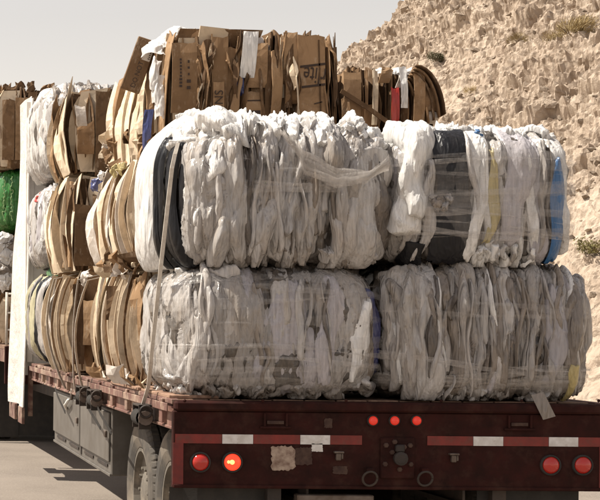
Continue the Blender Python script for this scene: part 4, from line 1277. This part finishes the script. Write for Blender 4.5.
# third layer, left: the big cardboard bale
Y5 = 1.92
c5 = card_bale('cardboard_bale', "tallest cardboard bale, topmost on the load, with printed cartons facing the rear", at(168, 80, Y5).x, at(338, 80, Y5).x, Y5, 3.5, 3.02, 3.97, 51, rear_panels=4, left_panels=6, bulge=.05, zvar=.05)
def c5p(*a_, **k_): return rear_panel(c5, *a_, **k_)
p1 = c5p(171, 196, 43, 113, Y5 - .05, 'card', bulge=.03)
c5p(210, 226, 37, 110, Y5 - .05, 'card', bulge=.02, lean=.01)
c5p(226, 239, 48, 120, Y5 - .04, 'card')
c5p(203, 211, 40, 118, Y5 - .03, 'card_dark')
w_ = c5p(239, 254, 31, 78, Y5 - .075, 'film_white', name='white_film_strip', thick=.004, lean=.03)
c5p(234, 243, 77, 96, Y5 - .07, 'film_navy', name='blue_scrap', thick=.006)
c5p(246, 266, 44, 88, Y5 - .06, 'card', lean=.01)
p2 = c5p(245, 262, 92, 122, Y5 - .06, 'card')
c5p(264, 270, 50, 118, Y5 - .05, 'card_dark'); c5p(270, 282, 50, 114, Y5 - .07, 'card', bulge=.05, dy=.05)
c5p(283, 297, 33, 72, Y5 - .05, 'card'); c5p(285, 297, 79, 104, Y5 - .06, 'card'); c5p(282, 297, 68, 84, Y5 - .04, 'card_dark')
p3 = c5p(299, 326, 36, 115, Y5 - .075, 'card', bulge=.0, warp=.003, lean=-.015)
for i in range(4): c5p(327 + 3 * i, 330 + 3.2 * i, 38 + 6 * i, 118, Y5 - .03 + .03 * i, 'card_dark', lean=-.05, dy=.10)
# print on the cartons (child meshes lying on the board)
def on_panel(panel, px, py, Y, up=.0055):
    o = c5.location; p = at(px, py, Y); return (p.x - o.x, Y - o.y - up, p.z - o.z)
RX = R(90)
lettering(p3, "rlite", on_panel(p3, 314.5, 75, Y5 - .079, .006), .115, (RX, R(180) + R(6), 0)).scale = (.85, 1.5, 1)
for y_, sl in ((65.5, -6), (86, -4)):
    l0 = on_panel(p3, 300, y_ + 1.5, Y5 - .079, .006); l1 = on_panel(p3, 325, y_ - 1.5, Y5 - .079, .006)
    MB().strip([l0, l1], (0, 0, 1), .016, .0012).build('printed_line', M['ink'], p3)
l0 = on_panel(p3, 319, 56, Y5 - .079, .006); 
l0 = on_panel(p3, 318.5, 40, Y5 - .079, .006); l1 = on_panel(p3, 320.5, 112, Y5 - .079, .006)
MB().strip([l0, l1], (1, 0, 0), .010, .0012).build('crease', M['card_dark'], p3)
l0 = on_panel(p3, 314, 104, Y5 - .079, .006); l1 = on_panel(p3, 322, 102, Y5 - .079, .006)
MB().strip([l0, l1], (0, 0, 1), .008, .0012).build('printed_line', M['ink'], p3)
for yy in (101, 113):
    l0 = on_panel(p2, 247, yy, Y5 - .075, .012); l1 = on_panel(p2, 260, yy - .3, Y5 - .075, .012)
    MB().strip([l0, l1], (0, 0, 1), .010 if yy < 105 else .03, .0012).build('printed_line', M['ink'], p2)
mk = MB(); rr = random.Random(4)
for k in range(9):
    q = on_panel(p1, 180.2, 60 + k * 3.3, Y5 - .075, .008 + .016 * math.sin(math.pi * (k + 3) / 14)); w = rr.uniform(.012, .022)
    mk.box(q[0] - w / 2, q[0] + w / 2, q[1] - .001, q[1], q[2] - .008, q[2] + .008)
for k in range(5):
    q = on_panel(p1, 188, 62 + k * 6.5, Y5 - .075, .010 + .016 * math.sin(math.pi * (k + 2) / 9)); w = rr.uniform(.010, .03)
    mk.box(q[0] - w / 2, q[0] + w / 2, q[1] - .001, q[1], q[2] - .010 * rr.uniform(.5, 1.4), q[2] + .010)
mk.build('printed_marks', M['ink'], p1)
lp = c5p(213, 224, 82, 110, Y5 - .09, 'card', bulge=.0)
lettering(lp, "INS", on_panel(lp, 219, 99, Y5 - .094, .008), .085, (RX, R(-90), 0))

# left side: the tilted carton standing above the bale, sunlit sheets, film
o5 = c5.location
def carton(cx_, cy_, cz_, w, d, h, lean_deg, mat):
    m = MB().box(-w / 2, w / 2, -d / 2, d / 2, 0, h, .006)
    o = m.build('tilted_carton', M[mat], c5); o.location = (cx_ - o5.x, cy_ - o5.y, cz_ - o5.z); o.rotation_euler = (R(-4), R(lean_deg), R(-6))
    return o
q = at(131, 84, 2.25)
ct = carton(q.x - .01, 2.25, q.z - .05, .145, .05, .40, 19, 'card_dark')
MB().box(.005, .065, -.0275, -.025, .24, .335).build('address_label', M['white_label'], ct)
bar = MB()
for k in range(5): bar.box(.045 + (k % 2) * .002, .060, -.0285, -.0274, .255 + k * .014, .262 + k * .014)
bar.build('printed_marks', M['ink'], ct)
lettering(ct, "DO NOT", (.012, -.0262, .125), .05, (RX, R(-90), 0))
for (px0, px1, py0, py1, ya, yb, mt) in ((107, 117, 88, 168, 3.40, 3.08, 'card_light'), (115, 121, 84, 150, 3.10, 2.92, 'card'), (119, 131, 82, 172, 2.92, 2.62, 'card_light'), (134, 139, 84, 170, 2.56, 2.45, 'card_light'), (139, 147, 68, 135, 2.48, 2.30, 'card_light'), (140, 146, 138, 172, 2.45, 2.33, 'card'), (148, 153, 62, 112, 2.28, 2.18, 'card')):
    A, B, tp = at(px0, py1, ya), at(px1, py1, yb), at((px0 + px1) / 2, py0, (ya + yb) / 2)
    board(c5, M[mt], (A.x - o5.x, ya - o5.y), (B.x - o5.x, yb - o5.y), max(A.z - o5.z, .0), tp.z - o5.z, (-1, 0), .05, thick=.007, notch=.08, lean=(.06, 0), nz=12, warp=.035, skew=rng.uniform(-.12, .12))
rq = random.Random(99)
for i in range(30):
    px = rq.uniform(110, 165); Yd = 3.3 - (px - 107) / 58 * 1.4; p = at(px, rq.uniform(128, 176), Yd - .02); d = Vector((rq.uniform(-.6, .6), rq.uniform(-1, 1), 0)).normalized() * rq.uniform(.05, .15)
    board(c5, M[rq.choice(('card', 'card_light', 'card_dark', 'white_label', 'card'))], (p.x - o5.x - d.x / 2 - .02, p.y - o5.y - d.y / 2), (p.x - o5.x + d.x / 2 - .02, p.y - o5.y + d.y / 2), max(0, p.z - o5.z - .05), p.z - o5.z + rq.uniform(.0, .08), (-1, 0), .02, nw=2, nz=3, skew=rq.uniform(-.06, .06), name='offcut', thick=.005, lean=(rq.uniform(-.06, .06), 0), warp=.03)
for i in range(5):
    ya = 2.9 - i * .14; A = at(118 + i * 8, 100, ya)
    board(c5, M['card_light' if i % 2 else 'card'], (A.x - o5.x, ya - o5.y), (A.x + .14 - o5.x, ya - o5.y + .02), .02, .80 - .04 * (i % 3), (-1, 0), .06, thick=.014, lean=(.05, 0))
q = at(158, 88, 2.1)
for i in range(3):
    p = at(155 + 3 * i, 74 + 15 * i, 2.02 - .02 * i); tuft(c5, (p.x - o5.x, p.y - o5.y, p.z - o5.z), .085, M['film_white'], 700 + i, (-.5, -.8, .2), stretch=(.45, 1.3, .4), soft=.6)
for i in range(4):
    p = at(155 + 7 * i, 50 - 5 * i, 2.15); tuft(c5, (p.x - o5.x, p.y - o5.y, p.z - o5.z), .10, M['film_white'], 720 + i, (-.4, -.5, .8), stretch=(1.0, .75, .5), soft=.65)
p = at(149, 125, 2.15); board(c5, M['film_navy'], (p.x - .03 - o5.x, 2.15 - o5.y), (p.x + .03 - o5.x, 2.12 - o5.y), .02, .42, (-1, 0), .02, name='blue_scrap')
board(c5, M['card_dark'], (-.55, -.70), (.05, -.66), .86, .975, (0, 0), 0, lean=(.04, -.05), nz=3)
for i in range(18):
    x = -.56 + i * .05 + rng.uniform(-.03, .03)
    board(c5, M[rng.choice(('card', 'card_dark', 'card_light', 'white_label'))], (x, -.74 + rng.uniform(0, .15)), (x + rng.uniform(.06, .16), -.70 + rng.uniform(0, .15)), .82, .93 + rng.uniform(0, .06), (0, 0), 0, lean=(rng.uniform(-.08, .08), .02), nz=3, notch=.04, warp=.03)

rx5 = random.Random(515)
for i in range(46):
    px = rx5.choice((rx5.uniform(196, 209), rx5.uniform(225, 244), rx5.uniform(256, 298), rx5.uniform(326, 337))); y0_ = rx5.uniform(34, 80); y1_ = min(118, y0_ + rx5.uniform(18, 70))
    rear_panel(c5, px, px + rx5.uniform(1.2, 5), y0_, y1_, Y5 - rx5.uniform(.03, .075), rx5.choice(('card', 'card_dark', 'card_dark', 'card_light', 'card_dark', 'card')), dy=rx5.uniform(-.06, .10), lean=rx5.uniform(-.05, .05), warp=.02, notch=.05, skew=rx5.uniform(-.04, .04), thick=.005)
# third layer, right
Y7 = 2.75
c7 = card_bale('cardboard_bale', "smaller cardboard bale with a red strip, right of the tallest cardboard bale", at(278, 90, Y7).x, at(440, 90, Y7).x, Y7, 4.2, 3.02, at(390, 67, Y7).z, 52, left=False, rear_panels=3, bulge=.03, rear_step=.026, rmats=('card_dark', 'card_dark', 'card_dark', 'card'), corner=.16)
def c7p(*a_, **k_): return rear_panel(c7, *a_, **k_)
c7p(343, 360, 72, 126, Y7 - .05, 'card'); c7p(341, 349, 98, 128, Y7 - .07, 'card'); c7p(378, 389, 67, 83, Y7 - .08, 'card', skew=-.03, lean=.03)
c7p(390.5, 398.5, 88, 126, Y7 - .08, 'film_red', name='red_strip'); c7p(401, 408, 67, 108, Y7 - .08, 'film_white', name='white_strip', lean=-.02, thick=.004); c7p(395, 400, 74, 88, Y7 - .06, 'white_label', lean=.03, name='white_strip')
c7p(413, 424, 73, 123, Y7 - .05, 'card'); c7p(425, 437, 89, 111, Y7 - .03, 'card', lean=-.03); c7p(428, 437, 112, 124, Y7 - .02, 'white_label')
c7p(372, 377, 70, 125, Y7 - .05, 'card_light'); c7p(364, 367, 70, 125, Y7 - .05, 'card')
for i in range(6):
    P_ = [at(414 - 2 * i + (29 - 3.5 * i) * math.sin(t), 67 + 3 * i + 58 * (1 - math.cos(t)) * .95, Y7 - .03 + .02 * i) for t in [k * 1.45 / 8 for k in range(9)]]
    o7 = c7.location
    MB().strip([(p.x - o7.x, p.y - o7.y, p.z - o7.z) for p in P_], (0.15, 1, 0), .16, .014).build('bent_sheet', M[('card_dark', 'card')[i % 2]], c7, True)
P_ = [at(341, 91, Y7 - .11), at(368, 108, Y7 - .12), at(397, 129, Y7 - .11)]
MB().strip([(p.x - c7.location.x, p.y - c7.location.y, p.z - c7.location.z) for p in P_], (0.5, 0, 1), .035, .008).build('binding_strip', M['card_dark'], c7)
for i in range(5):
    p = at(383 + 8 * i, 68 + (i % 2) * 2, Y7 + .05); tuft(c7, (p.x - c7.location.x, p.y - c7.location.y, p.z - c7.location.z - .03), .06, M['film_white'], 760 + i, soft=.6, stretch=(1, .8, .5))

# rows of cardboard along the left side
c1 = card_bale('cardboard_bale', "bottom cardboard bale beside the lower left plastic bale, with a brown square flap", -1.25, -.02, 1.32, 3.2, DECK + .03, 2.26, 61, left_panels=8)
c3 = card_bale('cardboard_bale', "cardboard bale in the middle layer beside the black sheets of the upper plastic bale", -1.25, -.02, 1.35, 3.15, 2.30, 3.0, 62, left_panels=8)
c2 = card_bale('cardboard_bale', "cardboard bale in the bottom layer beside the dark plastic bale, second from the front end", -1.36, -.05, 3.95, 5.25, DECK + .02, 2.30, 63, left_panels=5, rear_panels=7, rmats=('card_dark', 'card_dark', 'card'))
c4 = card_bale('cardboard_bale', "cardboard bale in the middle layer showing one broad brown sheet to the rear", -1.36, -.05, 3.95, 5.25, 2.33, 3.13, 64, left_panels=5, rear_panels=3, rmats=('card_dark', 'card_dark', 'card'))
c6 = card_bale('cardboard_bale', "cardboard bale on the top layer just left of the tallest bale", -1.33, -.05, 4.0, 5.25, 3.16, 3.87, 65, left_panels=5, rear_panels=3, rmats=('card_dark', 'card_dark', 'card'))
rear_panel(c4, 74, 101, 205, 266, 3.86, 'card_dark', bulge=.02)
rear_panel(c2, 72, 84, 284, 364, 3.88, 'card_dark'); rear_panel(c2, 83, 93, 300, 345, 3.85, 'card', dy=-.05)
rear_panel(c6, 95, 110, 92, 176, 3.90, 'card_dark'); rear_panel(c6, 77, 94, 124, 154, 3.90, 'card', skew=.05); rear_panel(c6, 77, 87, 106, 126, 3.87, 'white_label', lean=-.02)
p = at(115, 320, 2.0)
board(c1, M['card_dark'], (at(106, 320, 2.0).x - c1.location.x, 2.0 - c1.location.y), (at(125, 320, 1.96).x - c1.location.x, 1.96 - c1.location.y), p.z - c1.location.z, at(115, 286, 2.0).z - c1.location.z, (0, -1), .01, name='loose_flap')
# bright bits tucked between the layers
def scrap(root, px, py, Y, size, mat, seed, normal=(-1, -.4, .4)):
    p = at(px, py, Y); o = root.location
    tuft(root, (p.x - o.x, p.y - o.y, p.z - o.z), size, M[mat], seed, normal, name='scrap')
scrap(c3, 117, 171, 1.95, .045, 'film_yellow', 801); scrap(c3, 123, 168, 1.85, .04, 'film_yellow', 802)
scrap(c3, 99, 185, 2.75, .055, 'film_navy', 803); scrap(c3, 103, 176, 2.7, .04, 'film_white', 804)
scrap(c2, 87, 278, 3.8, .05, 'white_label', 805)
rr = random.Random(77)
for i in range(26):      # crumpled offcuts in the gap between bottom and middle layer
    px = rr.uniform(104, 142); Yd = 2810 / (px + 139) - 9.0
    p = at(px, rr.uniform(257, 275), Yd); L = rr.uniform(.08, .2)
    d = Vector((rr.uniform(-.5, .2), rr.uniform(-1, 1), rr.uniform(-.8, .8))).normalized() * L
    o = c1.location
    board(c1, M[rr.choice(('card', 'card_light', 'white_label', 'card_dark'))], (p.x - o.x - d.x / 2, p.y - o.y - d.y / 2), (p.x - o.x + d.x / 2, p.y - o.y + d.y / 2), p.z - o.z - .03, p.z - o.z + rr.uniform(.02, .07), (-1, 0), .02, nw=2, nz=2, skew=rr.uniform(-.06, .06), name='offcut', thick=.006, lean=(rr.uniform(-.08, .08), 0))
for i in range(12):      # offcuts spilling on the deck edge
    px = rr.uniform(96, 150); Yd = 2810 / (px + 139) - 9.0
    p = at(px, 0, Yd); L = rr.uniform(.08, .2); d = Vector((rr.uniform(-.3, .3), rr.uniform(-1, 1), 0)).normalized() * L; o = c1.location
    board(c1, M[rr.choice(('card', 'card_light', 'white_label'))], (p.x - o.x - d.x / 2, p.y - o.y - d.y / 2), (p.x - o.x + d.x / 2, p.y - o.y + d.y / 2), .0, rr.uniform(.04, .12), (-1, 0), .02, nw=2, nz=2, skew=rr.uniform(-.05, .05), name='offcut', thick=.006, lean=(rr.uniform(-.08, .05), 0))

# front row on the left: film bales in front of the bulkhead
plastic_bale('plastic_bale', "white film bale topmost against the white bulkhead", -.72, 6.75, 3.28, .62, .78, .49, 71, n=4, rear_mats=['film_dusty', 'film_grey', 'film_dusty', 'card'], left_mats=['film_white', 'film_white', 'film_grey'], layers=2, left_layers=2, res=.03)
plastic_bale('plastic_bale', "white film bale in the middle layer against the bulkhead, specked with red print", -.70, 6.75, 2.42, .63, .78, .43, 72, n=4.5, rear_mats=['film_grey', 'film_dusty', 'film_clear'], left_mats=['film_white', 'film_lilac', 'film_grey'], layers=2, left_layers=2, res=.03,
    specials=[sp_fold('left', .25, .12, 'film_red', 961, (15, 28), lift=.012, nu=8, nv=10), sp_fold('left', .1, .1, 'film_red', 962, (30, 38), lift=.012, nu=8, nv=10)])
def dark_mix(root, d, n):
    mats = ['film_black', 'film_grey', 'film_black', 'film_straw', 'film_black', 'film_clear', 'film_black', 'film_straw', 'film_white']
    for i in range(9):
        fold(root, d, n, 'left', .66 - i * .16, .17, M[mats[i]], 3300 + i, (-58, 66), puff=.03, amp=.008, sink=0, lift=.01 + .012 * (i % 2), nu=10, nv=36, wob=.02)
    fold(root, d, n, 'left', .35, .5, M['film_green'], 3320, (48, 70), puff=.04, amp=.02, sink=0, lift=.03, nu=14, nv=14)
plastic_bale('plastic_bale', "bottom front bale of black and straw coloured film, green scrap on top", -.70, 6.72, DECK + .02, .62, .80, .46, 73, n=4, rear_mats=['film_straw', 'film_dusty', 'film_black'], left=False, layers=1, res=.03, specials=[dark_mix])

# hidden right-hand rows so that the load is whole from other positions
for k, (y0, y1) in enumerate(((1.35, 3.1), (3.3, 5.0), (5.2, 7.3))):
    for z0, z1, nm in ((DECK + .02, 2.26, "bottom"), (2.29, 3.0, "middle")):
        wh = ("behind the rear plastic bales", "halfway along the deck", "next to the bulkhead")[k]
        card_bale('cardboard_bale', "cardboard bale on the right side, %s layer, %s" % (nm, wh), .05, 1.25, y0, y1, z0, z1, 80 + k * 2 + (nm == "middle"), left=False, rear=False, left_panels=0)

# ------------------------------------------------------------------ load of the leading trailer
f1 = card_bale('cardboard_bale', "dark cardboard bale at the top left edge, beyond the white bulkhead", -1.52, -.25, 9.45, 10.9, at(10, 168, 9.4).z, at(10, 86, 9.4).z, 91, left_panels=4, rear_panels=6, rmats=('card_dark', 'card', 'card_dark'), group="load of the leading trailer", zvar=.12)
for (a_, b_, t_) in ((2, 14, 100), (15, 27, 98), (28, 36, 92)): rear_panel(f1, a_, b_, t_, 160, 9.36, 'card' if a_ == 15 else 'card_dark')
for i in range(14):
    x = -.62 + i * .05; hh = at(10, 86, 9.4).z - at(10, 168, 9.4).z
    board(f1, M[rng.choice(('card', 'card_dark', 'card_dark'))], (x, -.73 + rng.uniform(0, .1)), (x + rng.uniform(.05, .16), -.70 + rng.uniform(0, .1)), hh - .12, hh + rng.uniform(-.02, .06), (0, 0), 0, lean=(rng.uniform(-.08, .08), 0), nz=3, notch=.05, warp=.03)
gz0, gz1 = at(8, 231, 9.4).z, at(8, 167, 9.4).z
gb = plastic_bale('printed_bag_bale', "green printed bag bale at the left edge, beyond the white bulkhead", -.90, 10.15, gz0, .56, .72, (gz1 - gz0) / 2, 92, n=5, rear_mats=['film_green'], left_mats=['film_green'], layers=1, res=.04, wmin=.2, wmax=.3, puff=(.01, .02), mass_mat='film_green', group="load of the leading trailer")
sq = MB(); rr = random.Random(9)
for row, (xx, wv) in enumerate(((-.50, .03), (-.41, .025))):
    pts = []
    for k in range(150):
        t = k / 149
        pts.append((xx + .6 * wv * (math.sin(t * 31) * (.4 + .6 * math.sin(t * 9 + row)) + .5 * math.sin(t * 57 + row)), -.757, .12 + t * ((gz1 - gz0) - .24) + .012 * math.sin(t * 76)))
    sq.tube(pts, .005, 5)
sq.build('printed_script', M['script_ink'], gb, True)
f3 = card_bale('cardboard_bale', "pale cardboard bale at the left edge under the green bag bale", -1.50, -.25, 9.5, 10.9, LD + .66, gz0 - .02, 93, left_panels=4, rear_panels=5, rmats=('card_light', 'card', 'card_light'), group="load of the leading trailer")
for i in range(8):
    p = at(rr.uniform(0, 11), rr.uniform(238, 285), 9.42); tuft(f3, (p.x - f3.location.x, p.y - f3.location.y, p.z - f3.location.z), .10, M[rr.choice(('film_white', 'film_dusty'))], 880 + i, (-.5, -1, .2))
card_bale('cardboard_bale', "cardboard bale at the left edge standing on the leading trailer deck", -1.46, -.25, 9.55, 10.9, LD + .01, LD + .64, 94, left_panels=4, rear_panels=4, rmats=('card_dark', 'card'), group="load of the leading trailer")

# ------------------------------------------------------------------ straps and loose things on the trailer
def strap(label, pts, w=.045, mat='webbing', side=(0, 1, 0)):
    o = MB().strip(pts, side, w, .004).build('cargo_strap', M[mat])
    return setp(o, label, 'strap', "tie-down straps on the left side of the load")
a_, b_ = at(171, 172, .70), at(148, 388, .62)
top = Vector((-.95, .66, 3.11))
strap("pale tie-down strap running from the upper left plastic bale down to the winch", [Vector((-1.05, .34, 2.98)), at(178, 143, .20), at(175, 154, .14), at(172, 168, .10), at(161, 265, .18), at(152, 350, .40), at(148.5, 386, .52), Vector((TL - .075, .60, DECK - .085))], .026, side=(1, .35, 0))
def side_strap(label, px, Y, z_top, z_bot, x_top, bul, mat='webbing', w=.04):
    pts = [Vector((x_top + .25, Y, z_top + .01)), Vector((x_top, Y, z_top - .05))]
    for k in range(1, 8):
        t = k / 8; pts.append(Vector((x_top - bul * math.sin(math.pi * t) * (1 - t * .3) + (TL - .06 - x_top) * t, Y, z_top - .05 + (z_bot - z_top + .05) * t)))
    pts.append(Vector((TL - .05, Y, z_bot)))
    strap(label, pts, w, mat, side=(.6, 1, 0))
side_strap("tan tie-down strap crossing the cardboard bales beside the brown square flap", 93, 3.2, 2.28, DECK - .13, -1.30, .10)
side_strap("tan tie-down strap over the second row of cardboard in the bottom layer", 68, 4.35, 2.32, DECK - .13, -1.42, .12)
side_strap("thin strap over the second cardboard row, nearer the rear", 80, 3.75, 2.3, DECK - .13, -1.30, .03, 'webbing', .03)
# strap tails swept back under the rail
for y, ln, lb in ((2.6, .75, "dark strap tail hanging below the rail above the storage box, nearest the rear wheels"), (3.2, .85, "dark strap tail hanging below the rail above the middle of the storage box"), (5.0, .7, "dark strap tail hanging below the rail at the front of the storage box")):
    pts = [(TL - .06, y, DECK - .15), (TL - .065, y - ln * .35, DECK - .22), (TL - .06, y - ln, DECK - .33)]
    setp(MB().strip(pts, (0, .3, 1), .028, .005).build('strap_tail', M['webbing_dark']), lb, 'strap', "strap tails under the left rail")
# tape end over the top rail
p0, p1_, p2_ = at(540, 397, -.03), at(541, 401, -.03), at(549, 418, -.03)
setp(MB().strip([(p0.x - .012, -.020, p0.z + .02), (p1_.x, -.030, p1_.z), (p2_.x, -.034, p2_.z)], (1, 0, .3), .075, .003).build('film_tail', M['film_dusty']), "pale strip of film hanging over the rear sill below the lower right bale", 'film strip')
